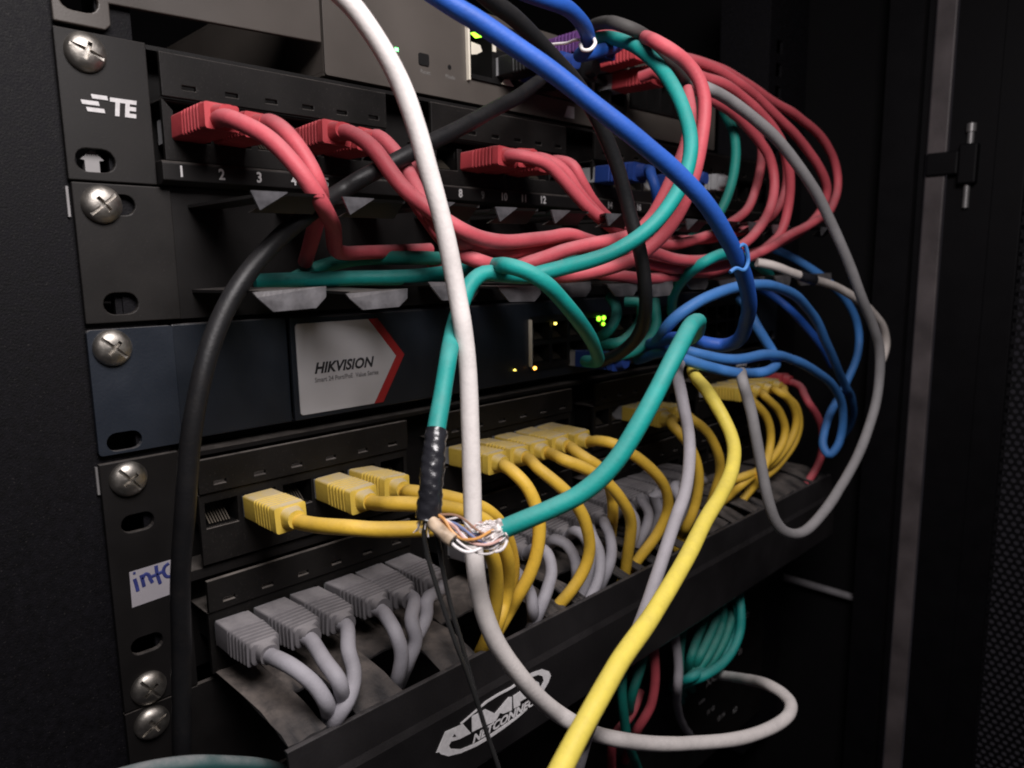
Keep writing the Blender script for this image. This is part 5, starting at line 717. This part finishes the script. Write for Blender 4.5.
 'low_teal7': [(252.2,-35.9,-277.4),(245.9,-39,-281.2),(239.8,-41.7,-285.6),(234.6,-42.8,-291.3),(231.6,-42.3,-298.4),(233,-40.1,-305.2),(235.1,-38.1,-310.1),(242.3,-32.8,-318),(250.8,-26.7,-326.6),(252.9,-25.3,-329.8),(256,-23.1,-333.6),(260.8,-19.8,-338.7),(265.7,-16.5,-343.9),(270.6,-13.1,-349),(275.5,-9.7,-354.2),(280.3,-6.3,-359.5),(284.9,-3,-365)],
 'low_red1': [(258.7,-36.1,-270.6),(253.3,-40.6,-274.6),(248.9,-44.3,-280.1),(248,-45.7,-287.9),(247.8,-46,-296),(247.2,-45.6,-304.1),(246.5,-44.3,-312),(244.4,-41.8,-319.4),(243.5,-38.2,-326.6),(246.3,-34.1,-333.8),(250.7,-29.6,-341),(254.9,-25.6,-347.5),(259.2,-21.7,-353.5),(263.3,-18.1,-359.3),(266.6,-15.1,-364.3),(269.9,-12,-369.3),(273.8,-8.5,-374.9),(277.8,-4.9,-380.8),(279.8,-3,-383.8)],
 'low_red2': [(256.1,-30.3,-312.4),(250.6,-31.6,-316.8),(244,-32.9,-320.5),(233.8,-35.3,-320.7),(228.3,-33.9,-325.8),(229.1,-31,-333.4),(231.8,-28.2,-340.1),(235.4,-25.2,-346.6),(239.4,-22.3,-353.1),(243.5,-19.3,-359.4),(247.7,-16.3,-365.7),(251.9,-13.4,-371.9),(256.1,-10.4,-378.2),(260.2,-7.5,-384.5),(264.1,-4.5,-390.9),(266,-3,-394.2)],
 'low_grey': [(277.6,-38,-272.6),(272.9,-41.9,-277.7),(270.2,-44.8,-284.5),(270.2,-46.1,-292.2),(270.3,-46.8,-299.2),(269.4,-47.3,-304.7),(271.1,-46,-311),(277.7,-41.8,-319.9),(284.1,-38,-327.8),(289.1,-35.2,-334),(294,-32.4,-339.6),(299,-29.5,-345.2),(304.2,-26.7,-350.6),(309.4,-24,-356),(314.6,-21.3,-361.4),(319.9,-18.9,-366.9),(325.2,-16.5,-372.3),(330.6,-14.2,-377.7),(336.1,-11.9,-383),(341.7,-9.7,-388.3),(347.3,-7.5,-393.6),(352.8,-5.3,-398.9),(358.3,-3.1,-404.2),(361.1,-2,-406.9)],
 'low_teal_left': [(-60,-20,-218),(-52.4,-22.4,-217.9),(-44.7,-24.8,-217.9),(-37.1,-27.3,-217.8),(-29.6,-30,-217.4),(-22.5,-33.5,-216.2),(-15.3,-36.9,-215.7),(-7.8,-39.3,-216.9),(-0.3,-40.4,-219.4),(6.8,-40.1,-223.1),(13.7,-39.6,-227.2),(20.3,-38.7,-231.6),(26.4,-37.2,-236.7),(31.7,-35.1,-242.3),(36.9,-32.8,-247.9),(42.6,-30.9,-253.2),(48.4,-29.3,-258.6),(54.3,-27.5,-263.6),(60.3,-24.8,-268.2),(66.3,-21.3,-272.1),(72.2,-17.1,-275.5),(78.2,-12.7,-278.7),(84.1,-8.3,-281.8),(90,-4,-285)],
 'sp_white1': [(49.7,-99,-136.3),(49.8,-102.4,-137.9),(50.2,-106.2,-140.4),(51,-109.1,-143.4),(53.4,-111.9,-145.1),(57,-113.8,-144.2),(62,-114.3,-143.3),(65.6,-114.8,-142.1)],
 'sp_white2': [(51.2,-99,-136.1),(51.6,-103.9,-136.8),(52.2,-106.6,-139.9),(53.3,-109.6,-141.8),(55.6,-113.3,-141.5),(59.7,-114.3,-140.3),(65.4,-114.2,-140.7)],
 'sp_pink': [(50.6,-98.7,-137.2),(51.9,-103,-138),(52.9,-107.1,-139.1),(53.5,-109.7,-141.6),(55.5,-112.1,-143.3),(58.2,-115,-143.6),(64.1,-115,-143.2)],
 'sp_orange': [(52,-98.8,-137.6),(53.4,-103.4,-139.2),(55.3,-107.2,-141.5),(57.9,-110.3,-143.8),(60.7,-113.2,-143.9),(65.1,-114.4,-142.4)],
 'sp_blue': [(53.1,-98.4,-137.3),(54.5,-103,-139.3),(56.8,-107.3,-141.6),(59.3,-111.4,-142.4),(61.8,-113.8,-141.6),(65.5,-114.5,-141.2)],
 'sp_green': [(49.9,-98.2,-137.8),(50.2,-101.8,-140),(51.3,-104.8,-141.9),(53,-105.4,-143.7),(55.7,-106.7,-144.1),(59.8,-109.1,-142.3),(63.3,-112.2,-140.6),(66.1,-113.5,-140.4)],
 'sp_brown': [(54,-98.2,-138.8),(56.8,-102.9,-140.9),(58.9,-106.6,-141.7),(61.6,-110.6,-140.9),(65.9,-113.3,-140.2)],
 'sp_tail1': [(64.4,-114.8,-141.2),(64,-116.4,-143.7),(62.2,-116.5,-145.8),(60.7,-115.2,-146.6)],
 'sp_tail2': [(63.7,-114.3,-141.7),(62.5,-115,-143.9),(60.6,-114.9,-145.5),(59.5,-114,-146.6)],
 'sp_wrap': [(50.7,-98.7,-136.6),(49.6,-100.8,-138),(49.7,-104.2,-140.1),(50.7,-108.6,-142.3),(52.8,-107.9,-143)],
 'tie_ring': [(156.9,-66.8,18.7),(155.8,-69.2,15.8),(156.8,-71.8,15.5),(159.3,-72.3,18),(161.8,-69.8,20.8)],
 'tie_tail': [(158.8,-47.8,22.6),(158.6,-53.5,21.8),(158.2,-59.1,20.9),(157.3,-63.9,20.8),(157.1,-66.7,20.2)],
 'tie_blue': [(156.7,-136.2,-61),(159.2,-137,-60),(160.6,-137.5,-62.3),(161.4,-137.6,-65.7),(159.1,-137.4,-68.4),(156.4,-135.9,-67.7),(153.8,-135.1,-69)],
}

def cable(key, label, m, rad=2.75, group=None, boot=None, bkind='std', cat='cable', name='network_cable', wob=.18, by=-5.0, boot_end=False):
    pts = PATHS[key]
    if boot:
        p = pts[-1] if boot_end else pts[0]
        base = (p[0], by, p[2])
        t = thing(name, label, cat, base, group)
        obj('sheath', MB().tube(pts, rad, 12, 2.0, wob, hash_(key)), m, t, smooth=True)
        b = inst('boot', boot_mesh(bkind, boot), boot, t, base); b.rotation_euler = (random.uniform(-.05,.03), random.uniform(-.08,.08), random.uniform(-.05,.05))
        inst('connector', PLUG, 'clear', b, base)
        return t
    o = obj(name, MB().tube(pts, rad, 14, 2.0, wob, hash_(key)), m, None, smooth=True, org=pts[0])
    return tag(o, label, cat, group)
def hash_(k): return sum((i+3)*ord(c) for i, c in enumerate(k))

G_RED = 'red patch cords'; G_YEL = 'yellow patch cords of the two-row panel'; G_GRY = 'grey patch cords of the lower jack row'; G_TEAL = 'green cables'; G_BLUE = 'blue cables'
RP = dict(group=G_RED, cat='patch cord', name='patch_cable')
cable('red_p1', 'red patch cord plugged in above jack number 1 of the top panel', 'red', 2.7, boot='red_boot', by=-1.5, bkind='slim', **RP)
cable('red_p2', 'red patch cord plugged in just right of the leftmost red one', 'red', 2.7, boot='red_boot', by=-1.5, bkind='slim', **RP)
cable('red_p3', 'red patch cord passing under the black cable, topmost strand sweeping right in the duct', 'red', 2.75, boot='red_boot', by=-1.5, bkind='slim', **RP)
cable('red_p4', 'red patch cord behind the white cable that swings out in the outermost right hoop', 'red', 2.7, boot='red_boot', by=-1.5, bkind='slim', **RP)
cable('red_p8', 'red patch cord plugged in over jack number 8, front of the group of three', 'red', 2.7, boot='red_boot', by=-1.5, bkind='slim', **RP)
cable('red_p9', 'red patch cord in the middle of the three plugged over jacks 8 to 10', 'red', 2.6, boot='red_boot', by=-1.5, bkind='slim', **RP)
cable('red_p10', 'red patch cord at the right of the three plugged over jacks 8 to 10', 'red', 2.6, boot='red_boot', by=-1.5, bkind='slim', **RP)
RH = dict(group=G_RED, cat='patch cord', name='patch_cable')
cable('red_hoop', 'red cord of the front hoop lying right beside the green hoop', 'red', 2.75, **RH)
cable('red_hoop2', 'red cord hidden along the inner edge of the green hoop, lower strand of the bundle', 'red', 2.7, **RH)
cable('red_arc2', 'red cord from the top switch arching just under the grey cable', 'red', 2.75, boot='red_boot', **RP)
cable('red_arc3', 'red cord from the upper red plug, second hoop from the right edge', 'red', 2.7, boot='red_boot', **RP)
cable('red_far', 'short red cord at the far right end of the yellow plug row', 'red', 2.6, boot='red_boot', **RP)
TL = dict(group=G_TEAL)
cable('teal_splice_upper', 'green cable hooping down from the top and ending in black tape above the splice', 'teal', 2.85, **TL)
cable('teal_splice_lower', 'green cable rising to the right from the bare wire splice', 'teal', 2.85, **TL)
cable('teal_switch', 'green cable lying on the finger tabs and dropping into the navy switch', 'teal', 2.8, boot='blue_boot', boot_end=True, **TL)
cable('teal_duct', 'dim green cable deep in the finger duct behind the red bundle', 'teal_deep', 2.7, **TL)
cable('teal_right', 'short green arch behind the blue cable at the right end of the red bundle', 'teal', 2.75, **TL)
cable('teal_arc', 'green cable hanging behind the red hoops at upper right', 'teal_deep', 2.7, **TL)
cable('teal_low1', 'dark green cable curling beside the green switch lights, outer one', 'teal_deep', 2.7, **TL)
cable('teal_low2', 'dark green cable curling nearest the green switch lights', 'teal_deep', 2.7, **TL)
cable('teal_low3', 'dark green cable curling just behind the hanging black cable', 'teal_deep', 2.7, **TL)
BL = dict(group=G_BLUE)
cable('blue_main', 'long bright blue cable running diagonally down from the top edge', 'blue', 2.9, **BL)
cable('blue_top', 'blue cable entering at the top and caught in a white tie', 'blue', 2.9, **BL)
cable('blue_arch', 'blue cable making the high arch beside the navy switch', 'blue_light', 2.7, **BL)
cable('blue_loop', 'blue cable doubling back in the lowest flat loop above the yellow plugs', 'blue_light', 2.7, **BL)
cable('blue_long', 'blue cable looping far right and hanging lowest of the blue ones', 'blue_light', 2.7, **BL)
cable('blue_behind', 'dim blue cable end seen through the high blue arch', 'blue', 2.5, **BL)
cable('blue_te13', 'short blue cord plugged into the top patch panel behind the black cable', 'blue', 2.6, boot='blue_boot', **BL)
cable('grey_right', 'long grey cable hooping over the red hoops and hanging at far right', 'grey_dark', 2.75)
cable('dark_top', 'grey cable coloured dark as in shade, arching behind the green hoop beside the white tie', 'grey_shadow', 2.75)
cable('grey_mid', 'dusty grey cable hanging down behind the lemon yellow cable', 'grey_low', 2.6)
cable('white_main', 'thick white cable hanging in front of everything and looping at the bottom', 'white_cable', 3.0)
cable('white_taped', 'dirty white wire with a black tape band at right of the blue cables', 'white_dirty', 2.5)
cable('yellow_long', 'lemon yellow cable crossing the logo cover down to the bottom edge', 'yellow_bright', 2.95)
cable('black_main', 'thick black cable curving from the top switch down the left side', 'black_cable', 3.0)
cable('black_hang', 'black cable hanging behind the diagonal blue cable', 'black_cable', 2.8)
cable('wire_a', 'thin black wire trailing from the tape across the white oval logo', 'thin_black', .72, name='wire', cat='wire', wob=.2)
cable('wire_b', 'thin black wire beside the longer one, ending above the logo cover', 'thin_black', .7, name='wire', cat='wire', wob=.2)
YP = dict(group=G_YEL, cat='patch cord', name='patch_cable', boot='yellow_boot')
YL = ['leftmost yellow patch cord running straight right under two others', 'second yellow patch cord from the left, front one of a close pair',
 'third yellow patch cord from the left, rear one of a close pair', 'yellow patch cord at the front left of the middle group of five',
 'yellow patch cord second from left in the middle group of five', 'yellow patch cord third from left in the middle group of five',
 'yellow patch cord fourth from left in the middle group of five, mostly hidden', 'yellow patch cord at the right end of the middle group of five',
 'left one of the two yellow patch cords behind the thin grey cable', 'right one of the two yellow patch cords behind the thin grey cable',
 'first yellow patch cord of the far right group, inmost loop', 'second yellow patch cord of the far right group', 'third yellow patch cord of the far right group, widest loop',
 'last yellow patch cord of the far right group, next to the red one']
for i in range(14): cable('yel_%d' % (i+1), YL[i], 'yellow', 2.75 if i < 10 else 2.6, **YP)
GP = dict(group=G_GRY, cat='patch cord', name='patch_cable', boot='grey_boot', bkind='grey_long')
GL = ['leftmost dusty grey patch cord with its boot over the first dusty finger', 'second dusty grey patch cord from the left', 'third dusty grey patch cord from the left, bending furthest forward',
 'fourth dusty grey patch cord from the left', 'fifth dusty grey patch cord from the left', 'sixth dusty grey patch cord from the left, shortest visible bend',
 'grey patch cord just right of the white cable under the splice', 'grey patch cord under the lower green cable, second right of the white cable', 'grey patch cord behind the second yellow loop, third right of the white cable',
 'grey patch cord left of the last pair in the middle grey group', 'grey patch cord at the right end of the middle grey group',
 'first cord of the far grey group behind the yellow loops', 'second cord of the far grey group behind the yellow loops', 'third cord of the far grey group behind the yellow loops',
 'sixth grey patch cord of the middle group, tucked behind the others', 'fourth cord of the far grey group behind the yellow loops', 'fifth cord of the far grey group behind the yellow loops', 'rightmost cord of the far grey group behind the lemon yellow cable']
for i in range(18): cable('gry_%d' % (i+1), GL[i], 'grey', 2.75, wob=.06, **GP)
G_LOW = 'cables below the logo duct'
LW = [('low_teal1','leftmost strand of the green bundle hanging below the logo cover','teal_deep'),('low_teal2','second strand of the green bundle below the logo cover','teal_deep'),
 ('low_teal3','third strand of the green bundle below the logo cover','teal_deep'),('low_teal4','outermost right strand of the green bundle below the logo cover','teal'),
 ('low_teal5','short green cable beside the grey one under the logo cover','teal_deep'),('low_teal6','green cable hanging at the bottom right beside the lemon yellow cable','teal_deep'),
 ('low_teal7','dark green cable between the lemon yellow and the red cable at the bottom','teal_deep'),('low_red1','red cable hanging alone under the logo cover','red'),
 ('low_red2','dim red cable low behind the end of the grey fuzzy cable','red'),('low_grey','grey cable hanging between the red one and the green bundle under the cover','grey_low'),
 ('low_teal8','green strand in the middle of the bundle below the logo cover','teal_deep'),('low_teal9','green strand at the front of the bundle below the logo cover','teal'),
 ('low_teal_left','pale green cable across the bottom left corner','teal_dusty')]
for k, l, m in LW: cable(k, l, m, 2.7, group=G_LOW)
# loose plugs in the top switch
for (x,z,m,l) in ((193.5,25,'blue_boot','dark blue plug in the top switch under the diagonal blue cable'),(208,37,'purple','purple plug in the top switch beside the white tie'),
                  (222.5,37,'blue_boot','blue plug in the top switch at the end of the tied blue cable'),(179,25,'black_cable','black plug in the top switch below the green link light'),
                  (208,25,'black_cable','black plug at the end of the thick black cable in the top switch')):
    t = thing('cable_plug', l, 'plug', (x,-3.2,z)); inst('boot', boot_mesh('std', m), m, t, (x,-3.2,z)); inst('connector', PLUG, 'clear', t, (x,-3.2,z))
for (x,z,m,l) in ((305,-18.5,'blue_boot','blue plug in the top patch panel behind the hanging green cable'),(330,-18.5,'clear','pale plug in the top patch panel at the right end of its row')):
    t = thing('cable_plug', l, 'plug', (x,-5,z)); inst('boot', boot_mesh('std', m), m, t, (x,-5,z)); inst('connector', PLUG, 'clear', t, (x,-5,z))

# ------------------------------------------------------------------ splice, tape and ties
tp = PATHS['teal_splice_upper'][-5:]
tpts = [tuple(Vector(tp[0])*.75+Vector(tp[1])*.25), tp[1], tp[2], tp[3], tp[4]]
crinkle = lambda d, a: 1 + .03*math.sin(d*.5+2*a) + .025*math.sin(d*1.7-a*3) + .02*math.sin(d*3.1+5*a) + .004*d
t = tag(obj('electrical_tape', MB().tube(tpts, 3.3, 24, .6, 0, 5, lambda d, a: crinkle(d, a)+.05*math.sin(d*.33+a)*math.sin(2.2*d+3*a)), 'tape', None, smooth=True, org=tpts[0]), 'glossy black tape wound round the green cable above the bare splice', 'tape')
wt = PATHS['white_taped']
tag(obj('electrical_tape', MB().tube(wt[4:7], 2.9, 14, 1, 0, 9, crinkle), 'tape', None, smooth=True, org=wt[4]), 'black tape band around the dirty white wire at right', 'tape')
sp = thing('wire_splice', 'bare twisted coloured wires joining the two green cable ends', 'splice', PATHS['sp_wrap'][-1])
wp = PATHS['sp_wrap']
obj('jacket_stub', MB().tube(wp[1:4], 1.9, 16, .5, .1, 3, lambda d,a: 1+.06*math.sin(3*a+d)), 'wrap', sp, smooth=True)
e1 = Vector(wp[3]); e0 = Vector(wp[2]); ed = (e1-e0).normalized()
obj('stub_opening', MB().tube([tuple(e1), tuple(e1+ed*.4)], 1.25, 14, .3), 'jack', sp)
for k, m in (('sp_white1','w_white'),('sp_white2','w_orange'),('sp_pink','w_pink'),('sp_orange','w_orange'),('sp_blue','w_blue'),('sp_green','w_green'),('sp_brown','w_brown'),('sp_tail1','w_white'),('sp_tail2','w_white')):
    obj('wire', MB().tube(PATHS[k], .46, 8, .8, .25, hash_(k)), m, sp, smooth=True)
ends = (Vector(PATHS['teal_splice_upper'][-1]), Vector(PATHS['teal_splice_lower'][0]))
rw = random.Random(21)
for k, m in enumerate(('w_orange','w_white','w_blue','w_white','w_green','w_white','w_pink','w_white','w_brown','w_white','w_tan','w_orange','w_white','w_blue')):
    A, B = ends; pts = []
    off = Vector((rw.uniform(-1,1), rw.uniform(-2.2,1), rw.uniform(-1,1))); amp = rw.uniform(2.0,6.0); ph = rw.uniform(0,6.28); tw = rw.uniform(3,7)
    for q in range(9):
        f = q/8; c = A.lerp(B, f); bulge = math.sin(math.pi*f)
        c = c + Vector((0,-3.0*bulge,-2.4*bulge+1.2*math.sin(math.pi*2*f)))
        pts.append(tuple(c + off + Vector((math.cos(ph+tw*f), math.sin(ph+tw*f)*.8, math.sin(ph+tw*f)))*amp*bulge*.62))
    obj('wire', MB().tube(pts, rw.uniform(.30,.44), 8, .8, .35, k), m, sp, smooth=True)
def frayed(center, axis, n, R0, length, seed):
    r = random.Random(seed); m = MB(); ax = Vector(axis).normalized(); u = ax.orthogonal().normalized(); w = ax.cross(u)
    for i in range(n):
        a = r.uniform(0,6.28); rad = u*math.cos(a)+w*math.sin(a); L = length*r.uniform(.4,1)
        p0 = Vector(center)+rad*R0*r.uniform(.6,1); p1 = p0+ax*L*.5+rad*r.uniform(-.4,1.0); p2 = p0+ax*L+rad*r.uniform(-.8,2.4)
        m.tube([tuple(p0),tuple(p1),tuple(p2)], r.uniform(.08,.2), 5, .8)
    return m
q0 = Vector(PATHS['teal_splice_lower'][0]); q1 = q0 + (Vector(PATHS['teal_splice_lower'][1])-q0).normalized()*5.5
obj('foil_shield', MB().tube([tuple(q0+(q0-q1)*1.1), tuple(q0+(q0-q1)*.5), tuple(q0), tuple(q0+(q1-q0)*.2)], 3.1, 20, .4, .2, 4, lambda d,a: 1+.2*math.sin(3*a+d)+.12*math.sin(5*a-2*d)), 'foil', sp, smooth=True)
obj('frayed_strands', frayed(q0+(q1-q0)*.1, q0-q1, 190, 3.0, 7.5, 1), 'w_white', sp, smooth=True, kind='stuff')
t3 = Vector(tp[4]); t2 = Vector(tp[3])
obj('frayed_strands', frayed(t3, t3-t2, 22, 2.9, 5.0, 2), 'w_white', sp, smooth=True, kind='stuff')
tie = thing('cable_tie', 'white plastic tie looped round the blue cable at the top', 'cable tie', PATHS['tie_ring'][0])
obj('loop', MB().tube(PATHS['tie_ring'], .75, 10, .8), 'w_white', tie, smooth=True)
obj('tail', MB().tube(PATHS['tie_tail'], .6, 8, 1), 'w_white', tie, smooth=True)
tag(obj('twist_tie', MB().tube(PATHS['tie_blue'], .7, 8, .8, .2, 3), 'blue_light', None, smooth=True, org=PATHS['tie_blue'][0]), 'thin blue twist tie round the diagonal blue cable', 'cable tie')
